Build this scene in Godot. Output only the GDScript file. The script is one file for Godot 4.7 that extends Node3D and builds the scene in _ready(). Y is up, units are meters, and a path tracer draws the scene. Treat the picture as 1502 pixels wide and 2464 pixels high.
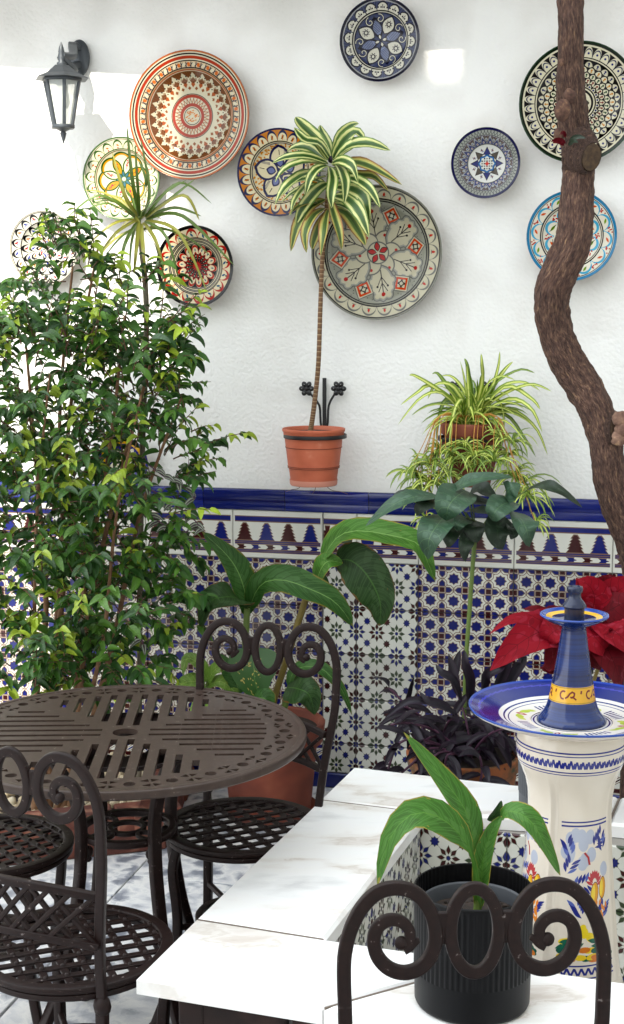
extends Node3D

const FPX := 3460.3          # focal length in the units of a 1502 x 2464 picture
const PITCH := 0.1425
const EYE := Vector3(0, 1.62, 0)
const WALL_D := 4.72         # distance of the tiled wall straight ahead
const WALL_T := 0.2451       # its turn: the right-hand end stands closer
var WX: Transform3D          # the wall's own axes: x along it, y up, z out of it
var M := {}
var rng := RandomNumberGenerator.new()
var names := {}

# ------------------------------------------------------------------ mesh builder
class MB:
	var v := PackedVector3Array()
	var n := PackedVector3Array()
	var uv := PackedVector2Array()
	var ix := PackedInt32Array()

	func grid(rows: Array, cu := false, cv := false, us := PackedFloat32Array(), vs := PackedFloat32Array()) -> void:
		# rows of points; cu closes each row, cv closes the rows
		var b := v.size()
		var R := rows.size()
		var C: int = rows[0].size()
		var nn := PackedVector3Array()
		nn.resize(R * C)
		var tri := PackedInt32Array()
		for i in (R if cv else R - 1):
			var i2 := (i + 1) % R
			for j in (C if cu else C - 1):
				var j2 := (j + 1) % C
				var A: Vector3 = rows[i][j]
				var B: Vector3 = rows[i][j2]
				var Cc: Vector3 = rows[i2][j2]
				var D: Vector3 = rows[i2][j]
				var fn := (Cc - A).cross(B - A) + (D - A).cross(Cc - A)
				var a := i * C + j
				var bb := i * C + j2
				var c := i2 * C + j2
				var d := i2 * C + j
				nn[a] += fn
				nn[bb] += fn
				nn[c] += fn
				nn[d] += fn
				tri.append_array([a, bb, c, a, c, d])
		for i in R:
			for j in C:
				v.append(rows[i][j])
				var q := nn[i * C + j]
				n.append(q.normalized() if q.length() > 1e-12 else Vector3.UP)
				uv.append(Vector2(us[j] if us.size() else float(j) / maxf(1, C - 1), vs[i] if vs.size() else float(i) / maxf(1, R - 1)))
		for t in tri:
			ix.append(b + t)

	func face(p: Array, uvs := []) -> void:
		# flat polygon, corners given clockwise as seen from its front
		var b := v.size()
		var fn: Vector3 = ((p[2] - p[0]) as Vector3).cross(p[1] - p[0]).normalized()
		for i in p.size():
			v.append(p[i])
			n.append(fn)
			uv.append(uvs[i] if uvs.size() else Vector2(p[i].x, p[i].z))
		for i in range(1, p.size() - 1):
			ix.append_array([b, b + i, b + i + 1])

	func box(size: Vector3, at := Transform3D(), bev := 0.002) -> void:
		var h := size / 2
		var e := Vector3(minf(bev, h.x * .9), minf(bev, h.y * .9), minf(bev, h.z * .9))
		var b := v.size()
		var id := {}
		for sx in [-1, 1]:
			for sy in [-1, 1]:
				for sz in [-1, 1]:
					for ax in 3:
						var p := Vector3(sx * (h.x - (0.0 if ax == 0 else e.x)), sy * (h.y - (0.0 if ax == 1 else e.y)), sz * (h.z - (0.0 if ax == 2 else e.z)))
						var q := Vector3(sx if ax == 0 else 0, sy if ax == 1 else 0, sz if ax == 2 else 0)
						id[[sx, sy, sz, ax]] = v.size()
						v.append(at * p)
						n.append((at.basis * q).normalized())
						uv.append(Vector2(p.x + p.z * .3, p.y + p.z * .7))
		var quad := func(a: int, c: int, d: int, f: int, nrm: Vector3) -> void:
			var fn := (v[d] - v[a]).cross(v[c] - v[a])
			if fn.dot(nrm) > 0:
				ix.append_array([a, c, d, a, d, f])
			else:
				ix.append_array([a, d, c, a, f, d])
		for ax in 3:
			var o1 := (ax + 1) % 3
			var o2 := (ax + 2) % 3
			for s in [-1, 1]:
				var k := func(a: int, c: int) -> int:
					var t := [0, 0, 0]
					t[ax] = s
					t[o1] = a
					t[o2] = c
					return id[[t[0], t[1], t[2], ax]]
				var q := Vector3.ZERO
				q[ax] = s
				quad.call(k.call(-1, -1), k.call(1, -1), k.call(1, 1), k.call(-1, 1), at.basis * q)
			for s1 in [-1, 1]:
				for s2 in [-1, 1]:
					var g := func(c: int, face_ax: int) -> int:
						var t := [0, 0, 0]
						t[ax] = c
						t[o1] = s1
						t[o2] = s2
						return id[[t[0], t[1], t[2], face_ax]]
					var q := Vector3.ZERO
					q[o1] = s1
					q[o2] = s2
					quad.call(g.call(-1, o1), g.call(1, o1), g.call(1, o2), g.call(-1, o2), at.basis * q)
		for sx in [-1, 1]:
			for sy in [-1, 1]:
				for sz in [-1, 1]:
					var a: int = id[[sx, sy, sz, 0]]
					var c: int = id[[sx, sy, sz, 1]]
					var d: int = id[[sx, sy, sz, 2]]
					var fn := (v[d] - v[a]).cross(v[c] - v[a])
					if fn.dot(at.basis * Vector3(sx, sy, sz)) > 0:
						ix.append_array([a, c, d])
					else:
						ix.append_array([a, d, c])

	func sweep(path: Array, prof: Array, closed := false, up := Vector3.UP, scales := [], caps := true) -> void:
		var N := path.size()
		var rows := []
		var tprev := Vector3.ZERO
		var nrm := up
		for i in N:
			var t: Vector3
			if closed:
				t = (path[(i + 1) % N] - path[(i - 1 + N) % N]).normalized()
			else:
				t = (path[mini(i + 1, N - 1)] - path[maxi(i - 1, 0)]).normalized()
			if i == 0:
				nrm = (up - t * up.dot(t)).normalized()
				if nrm.length() < .5:
					nrm = (Vector3.RIGHT - t * t.x).normalized()
			else:
				nrm = (nrm - t * nrm.dot(t)).normalized()
			var bi := nrm.cross(t)
			var row := PackedVector3Array()
			var s: float = scales[i] if scales.size() else 1.0
			for p in prof:
				row.append(path[i] + (bi * p.x + nrm * p.y) * s)
			rows.append(row)
		grid(rows, true, closed)
		if caps and not closed:
			for e in [0, N - 1]:
				var b := v.size()
				var r: PackedVector3Array = rows[e]
				var fn: Vector3 = (path[1] - path[0]) if e == 0 else (path[N - 2] - path[N - 1])
				for q in r:
					v.append(q)
					n.append(-fn.normalized())
					uv.append(Vector2.ZERO)
				var turn := (r[2] - r[0]).cross(r[1] - r[0]).dot(-fn) > 0
				for k in range(1, r.size() - 1):
					ix.append_array([b, b + k, b + k + 1] if turn else [b, b + k + 1, b + k])

	func lathe(prof: Array, seg := 32, at := Transform3D(), mod = null) -> void:
		var rows := []
		var us := PackedFloat32Array()
		var vs := PackedFloat32Array()
		for j in seg + 1:
			us.append(1.0 - float(j) / seg)
		for i in prof.size():
			var row := PackedVector3Array()
			for j in seg + 1:
				var a := -TAU * j / seg
				var r: float = prof[i].x
				if mod != null:
					r = (mod as Callable).call(r, a, prof[i].y)
				row.append(at * Vector3(sin(a) * r, prof[i].y, cos(a) * r))
			rows.append(row)
			vs.append(float(i) / maxf(1, prof.size() - 1))
		var b := n.size()
		grid(rows, false, false, us, vs)
		for i in prof.size():      # weld the seam's shading
			var p := b + i * (seg + 1)
			var s := (n[p] + n[p + seg]).normalized()
			n[p] = s
			n[p + seg] = s

	func ball(c: Vector3, r: Vector3, seg := 10, rings := 6) -> void:
		var pr := []
		for i in rings + 1:
			var a := PI * i / rings - PI / 2
			pr.append(Vector2(cos(a), sin(a)))
		lathe(pr, seg, Transform3D(Basis.from_scale(r), c))

	func mesh() -> ArrayMesh:
		var a := []
		a.resize(Mesh.ARRAY_MAX)
		a[Mesh.ARRAY_VERTEX] = v
		a[Mesh.ARRAY_NORMAL] = n
		a[Mesh.ARRAY_TEX_UV] = uv
		a[Mesh.ARRAY_INDEX] = ix
		var m := ArrayMesh.new()
		m.add_surface_from_arrays(Mesh.PRIMITIVE_TRIANGLES, a)
		return m

# ------------------------------------------------------------------ glaze painter
class Pic:
	var im: Image
	var w: int
	var h: int
	var S := Vector2.ONE
	var O := Vector2.ZERO

	func _init(W: int, H: int, col: Color, scale: Vector2, origin: Vector2) -> void:
		im = Image.create_empty(W, H, false, Image.FORMAT_RGB8)
		im.fill(col)
		w = W
		h = H
		S = scale
		O = origin

	func poly(pts: PackedVector2Array, col: Color) -> void:
		var N := pts.size()
		if N < 3:
			return
		var rows := {}
		for i in N:
			var a := pts[i] * S + O
			var b := pts[(i + 1) % N] * S + O
			if a.y > b.y:
				var t := a
				a = b
				b = t
			var y0 := maxi(0, ceili(a.y - .5))
			var y1 := mini(h - 1, ceili(b.y - .5) - 1)
			if y1 < y0:
				continue
			var k := (b.x - a.x) / (b.y - a.y)
			var x := a.x + (y0 + .5 - a.y) * k
			for y in range(y0, y1 + 1):
				if not rows.has(y):
					rows[y] = PackedFloat32Array()
				rows[y].append(x)
				x += k
		for y in rows:
			var xs: PackedFloat32Array = rows[y]
			xs.sort()
			for q in range(0, xs.size() - 1, 2):
				var x0 := maxi(0, roundi(xs[q]))
				var x1 := mini(w, roundi(xs[q + 1]))
				if x1 > x0:
					im.fill_rect(Rect2i(x0, y, x1 - x0, 1), col)

	func disc(r: float, col: Color, c := Vector2.ZERO) -> void:
		var p := PackedVector2Array()
		var N := 18 if r < .06 else 90
		for i in N:
			p.append(c + Vector2.from_angle(TAU * i / N) * r)
		poly(p, col)

	func ring(r1: float, r0: float, edge: Color, inside: Color) -> void:
		disc(r1, edge)
		disc(r0, inside)

	func strk(pts: PackedVector2Array, wd: float, col: Color) -> void:
		for p in Geometry2D.offset_polyline(pts, wd / 2, Geometry2D.JOIN_ROUND, Geometry2D.END_ROUND):
			if not Geometry2D.is_polygon_clockwise(p):
				poly(p, col)

	func loop(pts: PackedVector2Array, wd: float, col: Color) -> void:
		for i in pts.size():
			strk(PackedVector2Array([pts[i], pts[(i + 1) % pts.size()]]), wd, col)

	func rep(n: int, pts: PackedVector2Array, col: Color, ph := 0.0) -> void:
		for i in n:
			poly(Transform2D(TAU * (i + ph) / n, Vector2.ZERO) * pts, col)

	func repstrk(n: int, pts: PackedVector2Array, wd: float, col: Color, ph := 0.0) -> void:
		for i in n:
			strk(Transform2D(TAU * (i + ph) / n, Vector2.ZERO) * pts, wd, col)

	func repdot(n: int, r: float, rad: float, col: Color, ph := 0.0) -> void:
		for i in n:
			disc(rad, col, Vector2.from_angle(TAU * (i + ph) / n - PI / 2) * r)

	func tex(half := true) -> ImageTexture:
		if half:
			im.resize(w / 2, h / 2, Image.INTERPOLATE_BILINEAR)
		return ImageTexture.create_from_image(im)

static func petal(r0: float, r1: float, wd: float, point := 1.0) -> PackedVector2Array:
	var p := PackedVector2Array()
	for s in [1, -1]:
		for i in 9:
			var t := i / 9.0 if s == 1 else 1.0 - i / 9.0
			p.append(Vector2(s * wd * pow(sin(PI * t), point), -lerpf(r0, r1, t)))
	return p

static func starp(n: int, ro: float, ri: float, ph := 0.0, c := Vector2.ZERO) -> PackedVector2Array:
	var p := PackedVector2Array()
	for i in 2 * n:
		p.append(c + Vector2.from_angle(TAU * (i + ph * 2) / (2 * n) - PI / 2) * (ro if i % 2 == 0 else ri))
	return p

static func scallop(n: int, r0: float, r1: float, sharp := .6) -> PackedVector2Array:
	# one arch of n round the plate, opening inwards
	var p := PackedVector2Array()
	for i in 13:
		var t := i / 12.0 * 2 - 1
		var a := t * PI / n
		var r := lerpf(r0, r1, pow(1 - t * t, sharp))
		p.append(Vector2(sin(a), -cos(a)) * r)
	return p

static func blob(c: Vector2, a: float, b: float, ang: float) -> PackedVector2Array:
	var p := PackedVector2Array()
	for i in 14:
		var q := Vector2(cos(TAU * i / 14) * a, sin(TAU * i / 14) * b).rotated(ang)
		p.append(c + q)
	return p

static func leafp(c: Vector2, l: float, wd: float, ang: float) -> PackedVector2Array:
	var p := PackedVector2Array()
	for s in [1, -1]:
		for i in 6:
			var t := i / 6.0 if s == 1 else 1.0 - i / 6.0
			p.append(c + Vector2((t - .5) * l, s * wd * sin(PI * t)).rotated(ang))
	return p

# ------------------------------------------------------------------ places
func ray(x: float, y: float) -> Vector3:
	var u := (x - 751.0) / FPX
	var w := -(y - 1232.0) / FPX
	return Vector3(u, w * cos(PITCH) - sin(PITCH), -w * sin(PITCH) - cos(PITCH))

func at_z(x: float, y: float, z: float) -> Vector3:
	var d := ray(x, y)
	return EYE + d * (z / d.z)

func on_wall(x: float, y: float, off := 0.0) -> Vector3:
	# a place at this distance out from the wall, in the wall's own axes
	var d := WX.basis.inverse() * ray(x, y)
	var e := WX.affine_inverse() * EYE
	return e + d * ((off - e.z) / d.z)

func on_level(x: float, y: float, h: float) -> Vector3:
	var d := ray(x, y)
	return EYE + d * ((h - EYE.y) / d.y)

# ------------------------------------------------------------------ naming
func numbered(called: String) -> String:
	var k: int = names.get(called, 0)
	names[called] = k + 1
	return called if k == 0 else "%s_%03d" % [called, k]

func thing(called: String, label: String, category: String, at := Transform3D(), group := "") -> Node3D:
	var o := Node3D.new()
	o.name = numbered(called)
	add_child(o)
	o.transform = at
	o.set_meta("label", label)
	o.set_meta("category", category)
	if group:
		o.set_meta("group", group)
	return o

func part(called: String, mesh: Mesh, mat: Material, parent: Node, at := Transform3D()) -> MeshInstance3D:
	var o := MeshInstance3D.new()
	o.mesh = mesh
	o.material_override = mat
	o.transform = at
	var k := 0
	var nm := called
	while parent.has_node(nm):
		k = maxi(k + 1, parent.get_meta("n_" + called, 0))
		nm = "%s_%03d" % [called, k]
		parent.set_meta("n_" + called, k + 1)
	o.name = nm
	parent.add_child(o, true)
	return o

func structure(called: String, mesh: Mesh, mat: Material, at := Transform3D()) -> MeshInstance3D:
	var o := part(called, mesh, mat, self, at)
	o.set_meta("kind", "structure")
	return o

func copy(o: Node3D, label: String) -> Node3D:
	var c: Node3D = o.duplicate()
	c.name = numbered(String(o.name).rstrip("_0123456789"))
	add_child(c)
	c.set_meta("label", label)
	return c

func pos(p: Vector3) -> Transform3D:
	return Transform3D(Basis(), p)

# ------------------------------------------------------------------ materials
func lin(r: float, g: float, b: float) -> Color:
	return Color(r, g, b).linear_to_srgb()

func mat(called: String, col: Color, rough := .6, metal := 0.0, tex: Texture2D = null) -> StandardMaterial3D:
	var m := StandardMaterial3D.new()
	m.resource_name = called
	m.albedo_color = col
	m.roughness = rough
	m.metallic = metal
	if tex:
		m.albedo_texture = tex
	M[called] = m
	return m

func noise_img(seed_: int, freq: float, oct: int, size := 256, kind := FastNoiseLite.TYPE_SIMPLEX_SMOOTH, fractal := FastNoiseLite.FRACTAL_FBM, warp := 0.0, stretch := 1.0) -> Image:
	var f := FastNoiseLite.new()
	f.seed = seed_
	f.frequency = freq
	f.noise_type = kind
	f.fractal_type = fractal
	f.fractal_octaves = oct
	if warp > 0:
		f.domain_warp_enabled = true
		f.domain_warp_amplitude = warp
		f.domain_warp_frequency = freq * .7
	return f.get_seamless_image(size, int(size * stretch), false, false, .12, true)

func blended(a: Image, b: Image, share: float) -> Image:
	var x := a.duplicate() as Image
	var y := b.duplicate() as Image
	x.convert(Image.FORMAT_L8)
	y.convert(Image.FORMAT_L8)
	var p := x.get_data()
	var q := y.get_data()
	for i in p.size():
		p[i] = clampi(int((p[i] * (1 - share) + q[i] * share - 128) * 1.35 + 128), 0, 255)
	return Image.create_from_data(x.get_width(), x.get_height(), false, Image.FORMAT_L8, p)

func ramp_tex(src: Image, stops: Array) -> ImageTexture:
	# stops: [value, colour] pairs
	var lut := []
	for i in 256:
		var t := i / 255.0
		var c: Color = stops[0][1]
		for k in stops.size() - 1:
			if t >= stops[k][0]:
				c = (stops[k][1] as Color).lerp(stops[k + 1][1], clampf((t - stops[k][0]) / maxf(1e-5, stops[k + 1][0] - stops[k][0]), 0, 1))
		lut.append([int(c.r * 255), int(c.g * 255), int(c.b * 255)])
	var g := src.duplicate() as Image
	g.convert(Image.FORMAT_L8)
	var d := g.get_data()
	var out := PackedByteArray()
	out.resize(d.size() * 3)
	for i in d.size():
		var q: Array = lut[d[i]]
		out[i * 3] = q[0]
		out[i * 3 + 1] = q[1]
		out[i * 3 + 2] = q[2]
	return ImageTexture.create_from_image(Image.create_from_data(g.get_width(), g.get_height(), false, Image.FORMAT_RGB8, out))

func tri(m: StandardMaterial3D, scale: float, world := true) -> StandardMaterial3D:
	m.uv1_triplanar = true
	m.uv1_world_triplanar = world
	m.uv1_scale = Vector3.ONE * scale
	return m

func relief(m: StandardMaterial3D, img: Image, cm: float) -> StandardMaterial3D:
	m.heightmap_enabled = true
	m.heightmap_texture = ImageTexture.create_from_image(img)
	m.heightmap_scale = cm
	return m

func leaf_mat(called: String, col: Color, rough := .4, tex: Texture2D = null, through := .25) -> StandardMaterial3D:
	var m := mat(called, col, rough, 0.0, tex)
	m.backlight_enabled = true
	m.backlight = Color(through, through, through)
	return m

func stripe_tex(stops: Array, veins := .0, seed_ := 1) -> ImageTexture:
	# colour across a leaf (0 edge, 1 edge), with faint lengthwise streaks
	var im := Image.create_empty(64, 128, false, Image.FORMAT_RGB8)
	var r := RandomNumberGenerator.new()
	r.seed = seed_
	var streak := []
	for x in 64:
		streak.append(1.0 + r.randf_range(-veins, veins))
	for x in 64:
		var t := absf((x + .5) / 64.0 * 2 - 1)
		for y in 128:
			var tt := t + .04 * sin(y * .23 + x) + .03 * sin(y * .071 + seed_)
			var c: Color = stops[0][1]
			for k in stops.size() - 1:
				if tt >= stops[k][0]:
					c = (stops[k][1] as Color).lerp(stops[k + 1][1], clampf((tt - stops[k][0]) / maxf(1e-5, stops[k + 1][0] - stops[k][0]), 0, 1))
			var s: float = streak[x]
			im.set_pixel(x, y, Color(c.r * s, c.g * s, c.b * s))
	return ImageTexture.create_from_image(im)

func blade_tex(mid: Color, base: Color, margin: Color, seed_: int, worn := .3) -> ImageTexture:
	# a canna's blade: pale midrib, many fine side veins, browned margin and a few marks
	var p := Pic.new(128, 256, base, Vector2(128, 256), Vector2.ZERO)
	var r := RandomNumberGenerator.new()
	r.seed = seed_
	for k in 50:
		var c := base.lightened(r.randf_range(0, .10)) if r.randf() < .5 else base.darkened(r.randf_range(0, .18))
		p.poly(blob(Vector2(r.randf(), r.randf()), r.randf_range(.05, .2), r.randf_range(.03, .10), r.randf_range(-.5, .5)), c)
	for i in 46:
		var t := i / 40.0 - .12
		var c := base.lightened(.09) if i % 3 else base.darkened(.16)
		for s in [-1, 1]:
			p.strk(PackedVector2Array([Vector2(.5, t), Vector2(.5 + s * .2, t + .05), Vector2(.5 + s * .5, t + .16)]), .0065, c)
	for i in 40:
		var y := r.randf()
		if r.randf() < worn:
			for s in [0.0, 1.0]:
				p.poly(blob(Vector2(s, y), r.randf_range(.015, .06), r.randf_range(.02, .08), 0), margin)
	p.poly(blob(Vector2(.5, 1.0), .5, .035, 0), margin)
	for i in 5:
		p.poly(blob(Vector2(r.randf(), r.randf()), r.randf_range(.006, .02), r.randf_range(.004, .012), r.randf()), margin)
	p.strk(PackedVector2Array([Vector2(0, 0), Vector2(0, 1)]), .02, margin)
	p.strk(PackedVector2Array([Vector2(1, 0), Vector2(1, 1)]), .02, margin)
	p.strk(PackedVector2Array([Vector2(.5, 0), Vector2(.5, 1)]), .035, mid)
	return ImageTexture.create_from_image(p.im)

func vein_tex(base: Color, vein: Color, n: int, seed_: int) -> ImageTexture:
	# midrib with side veins
	var p := Pic.new(128, 256, base, Vector2(128, 256), Vector2.ZERO)
	var r := RandomNumberGenerator.new()
	r.seed = seed_
	for k in 60:
		var c := base.lightened(r.randf_range(0, .12)) if r.randf() < .5 else base.darkened(r.randf_range(0, .15))
		p.poly(blob(Vector2(r.randf(), r.randf()), r.randf_range(.04, .15), r.randf_range(.02, .06), r.randf_range(-.5, .5)), c)
	for i in n:
		var t := (i + .5) / n
		for s in [-1, 1]:
			p.strk(PackedVector2Array([Vector2(.5, t), Vector2(.5 + s * .25, t + .05), Vector2(.5 + s * .48, t + .13)]), .008, base.lerp(vein, .6))
	p.strk(PackedVector2Array([Vector2(.5, 0), Vector2(.5, 1)]), .02, vein)
	return ImageTexture.create_from_image(p.im)

# ------------------------------------------------------------------ leaf shapes
func smooth(pts: Array, n: int) -> Array:
	var c := []
	var N := pts.size()
	for i in n + 1:
		var t := float(i) / n * (N - 1)
		var k := mini(int(t), N - 2)
		var f := t - k
		var p0: Vector3 = pts[maxi(k - 1, 0)]
		var p1: Vector3 = pts[k]
		var p2: Vector3 = pts[k + 1]
		var p3: Vector3 = pts[mini(k + 2, N - 1)]
		c.append(p1.cubic_interpolate(p2, p0, p3, f))
	return c

func leaf(pts: Array, width: float, facing: Vector3, fold := .25, kind := "lance", seg := 10, wave := 0.0) -> ArrayMesh:
	var mb := MB.new()
	leaf_to(mb, pts, width, facing, fold, kind, seg, wave)
	return mb.mesh()

func leaf_to(mb: MB, pts: Array, width: float, facing: Vector3, fold := .25, kind := "lance", seg := 10, wave := 0.0) -> void:
	var c := smooth(pts, seg)
	var rows := []
	var us := PackedFloat32Array([0, .25, .5, .75, 1])
	var vs := PackedFloat32Array()
	var side := Vector3.ZERO
	for i in seg + 1:
		var t := float(i) / seg
		var tan: Vector3 = ((c[mini(i + 1, seg)] as Vector3) - (c[maxi(i - 1, 0)] as Vector3)).normalized()
		var s := tan.cross(facing)
		if s.length() < .15:
			s = side if side != Vector3.ZERO else tan.cross(Vector3.RIGHT)
		s = s.normalized()
		if side != Vector3.ZERO and s.dot(side) < 0:
			s = -s
		side = s
		var up := s.cross(tan).normalized()
		var w := 0.0
		match kind:
			"strap": w = minf(1.0, minf(.45 + t * 6.0, pow(1.0 - t, .55) * 1.25))
			"lance": w = pow(sin(PI * clampf(pow(t, .8), 0, 1)), .75) if t > 0.0 else .06
			"stalk": w = lerpf(.26, .14, t / .3) if t < .3 else maxf(.14 if t < .6 else 0.0, pow(sin(PI * clampf(pow((t - .3) / .7, .85), 0, 1)), .8))
			"ovate": w = pow(sin(PI * pow(t, .62)), .8) if t < .9 else pow(sin(PI * pow(.9, .62)), .8) * (1 - t) / .1 * .8
		w = maxf(w, .05 if t < .5 else .012) * width / 2
		var row := PackedVector3Array()
		for k in 5:
			var q := (k - 2) / 2.0
			var lift := fold * w * absf(q)
			var wv := wave * w * sin(t * 17 + k * 2.1) * absf(q)
			row.append(c[i] + s * q * w * (1 - fold * .25) + up * (lift + wv))
		rows.append(row)
		vs.append(t)
	mb.grid(rows, false, false, us, vs)

func arch(base: Vector3, az: float, elev: float, length: float, droop: float, n := 6) -> Array:
	var p := [base]
	var d := Vector3(sin(az) * cos(elev), sin(elev), cos(az) * cos(elev))
	var q := base
	for i in n:
		q += d * length / n
		p.append(q)
		d = (d + Vector3(0, -droop / n, 0)).normalized()
	return p

func rect_prof(a: float, b: float) -> Array:
	# rounded bar, a wide and b thick
	var k := .62
	return [Vector2(-a, -b * k), Vector2(-a, b * k), Vector2(-a * .74, b), Vector2(a * .74, b), Vector2(a, b * k), Vector2(a, -b * k), Vector2(a * .74, -b), Vector2(-a * .74, -b)]

func round_prof(r: float, n := 8) -> Array:
	var p := []
	for i in n:
		p.append(Vector2.from_angle(-TAU * i / n) * r)
	return p

func tube(pts: Array, r: float, n := 8, scales := []) -> ArrayMesh:
	var mb := MB.new()
	mb.sweep(pts, round_prof(r, n), false, Vector3(.3, .1, 1), scales)
	return mb.mesh()

func circle_path(c: Vector3, r: float, n := 32, ax := Vector3.RIGHT, ay := Vector3.BACK, ry := -1.0) -> Array:
	var p := []
	for i in n:
		p.append(c + ax * cos(TAU * i / n) * r + ay * sin(TAU * i / n) * (ry if ry > 0 else r))
	return p

# ------------------------------------------------------------------ printed and glazed surfaces
const WHITE := Color(0.83, 0.83, 0.795)
const BLUE := Color(0.075, 0.11, 0.40)
const MAROON := Color(0.22, 0.055, 0.06)
const LINE := Color(0.47, 0.36, 0.29)

func star_tile() -> Pic:
	var p := Pic.new(1024, 512, WHITE, Vector2(256, 256), Vector2.ZERO)
	for i in 4:
		for j in 2:
			var c := Vector2(i + .5, j + .5)
			p.loop(starp(8, .42, .325, 0, c), .03, LINE)
			for d in 4:
				var a := Vector2.from_angle(d * PI / 2 + PI / 4)
				p.strk(PackedVector2Array([c + a * .36, c + a * .5]), .026, LINE)
				var e := Vector2.from_angle(d * PI / 2)
				p.strk(PackedVector2Array([c + e * .41 + e.orthogonal() * .0, c + e * .5]), .022, LINE)
			p.poly(starp(8, .275, .205, 0, c), LINE)
			p.poly(starp(8, .238, .176, 0, c), BLUE)
	for i in 5:
		for j in 3:
			var c := Vector2(i, j)
			for d in 4:
				var a := Vector2.from_angle(d * PI / 2)
				var b := a.orthogonal()
				p.poly(PackedVector2Array([c + a * .15 + b * .135, c + a * .33 + b * .135, c + a * .47, c + a * .33 - b * .135, c + a * .15 - b * .135]), LINE)
				p.poly(PackedVector2Array([c + a * .17 + b * .105, c + a * .315 + b * .105, c + a * .425, c + a * .315 - b * .105, c + a * .17 - b * .105]), BLUE)
				p.strk(PackedVector2Array([c + a * .46 + b * .07, c + a * .54 - b * .07]), .022, LINE)
				p.strk(PackedVector2Array([c + a * .46 - b * .07, c + a * .54 + b * .07]), .022, LINE)
			for q in [[.15, LINE], [.135, WHITE], [.12, LINE], [.098, MAROON]]:
				var k: float = q[0]
				p.poly(PackedVector2Array([c + Vector2(-k, -k), c + Vector2(k, -k), c + Vector2(k, k), c + Vector2(-k, k)]), q[1])
	return p

func flower_tile() -> Pic:
	var p := Pic.new(1024, 768, WHITE, Vector2(1024 / 3.0, 384), Vector2.ZERO)
	var green := Color(0.20, 0.26, 0.17)
	var edge := Color(0.42, 0.42, 0.36)
	for i in 4:
		for j in 3:
			var c := Vector2(i, j)
			for d in 8:
				var a := Vector2.from_angle(TAU * (d + .5) / 8)
				p.strk(PackedVector2Array([c + a * .16, c + a * .30]), .012, edge)
			for d in 4:
				var a := Vector2.from_angle(TAU * d / 4 + PI / 4)
				p.strk(PackedVector2Array([c + a * .42, c + a * .6]), .012, edge)
			var col: Color = [BLUE, MAROON, green, BLUE][i] if j == 1 else [MAROON, green, BLUE, MAROON][i]
			for d in 8:
				var t := Transform2D(TAU * d / 8, c)
				p.poly(t * PackedVector2Array([Vector2(0, -.11), Vector2(.082, -.235), Vector2(.078, -.29), Vector2(0, -.435), Vector2(-.078, -.29), Vector2(-.082, -.235)]), edge)
				p.poly(t * PackedVector2Array([Vector2(0, -.135), Vector2(.064, -.24), Vector2(.06, -.285), Vector2(0, -.40), Vector2(-.06, -.285), Vector2(-.064, -.24)]), col)
			p.poly(starp(8, .10, .075, 0, c), edge)
			p.poly(starp(8, .078, .06, 0, c), MAROON if col == BLUE else BLUE)
	for i in 3:
		for j in 2:
			var c := Vector2(i + .5, j + .5)
			p.poly(starp(8, .185, .135, 0, c), edge)
			p.poly(starp(8, .16, .112, 0, c), [BLUE, MAROON, BLUE][i])
	return p

func border_tile(n: int, arrows: int, cols: Array, stepped: bool) -> Pic:
	var p := Pic.new(1024, 546, WHITE, Vector2(1024, 546), Vector2.ZERO)
	var bar := func(y0: float, y1: float, c: Color) -> void:
		p.poly(PackedVector2Array([Vector2(.012, y0), Vector2(.988, y0), Vector2(.988, y1), Vector2(.012, y1)]), c)
	for q in [[.115, .225], [.645, .675], [.685, .712], [.835, .86], [.868, .892]]:
		bar.call(q[0] - .012, q[1] + .012, LINE)
	for q in [[.12, .215], [.65, .672], [.69, .708], [.84, .857], [.871, .888]]:
		bar.call(q[0], q[1], BLUE)
	for i in n:
		var cx := (i + .5) / n
		for grow in [1, 0]:
			var pts := []
			var K := 5 if stepped else 4
			for k in K:
				var y0 := .27 + .355 * k / K
				var y1 := .27 + .355 * (k + 1) / K
				var w0 := .012 + .056 * float(k) / K
				var w1 := w0 + .032
				if not stepped:
					w0 = .042 + .085 * float(k) / K
					w1 = w0 - .014
				pts.append(Vector2(w0 + grow * .009, y0))
				pts.append(Vector2(w1 + grow * .009, y1))
			var poly := PackedVector2Array()
			for q in pts:
				poly.append(Vector2(cx + q.x, q.y + (grow * .012 if q.y > .6 else (-grow * .02 if q.y < .28 else 0.0))))
			pts.reverse()
			for q in pts:
				poly.append(Vector2(cx - q.x, q.y + (grow * .012 if q.y > .6 else (-grow * .02 if q.y < .28 else 0.0))))
			p.poly(poly, LINE if grow else cols[i % cols.size()])
	for i in arrows:
		var cx := (i + .5) / arrows
		var w := .27 / arrows
		for grow in [1, 0]:
			var g: float = grow * .01
			p.poly(PackedVector2Array([Vector2(cx - w - g, .735 - g), Vector2(cx + w * .6 + g, .735 - g), Vector2(cx + w * .7, .76), Vector2(cx + w * 1.1 + g, .775), Vector2(cx + w * 1.1 + g, .79), Vector2(cx + w * .7, .80), Vector2(cx + w * .6 + g, .82 + g), Vector2(cx - w - g, .82 + g), Vector2(cx - w * .5, .78)]), LINE if grow else [MAROON, BLUE][i % 2])
	return p

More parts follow.
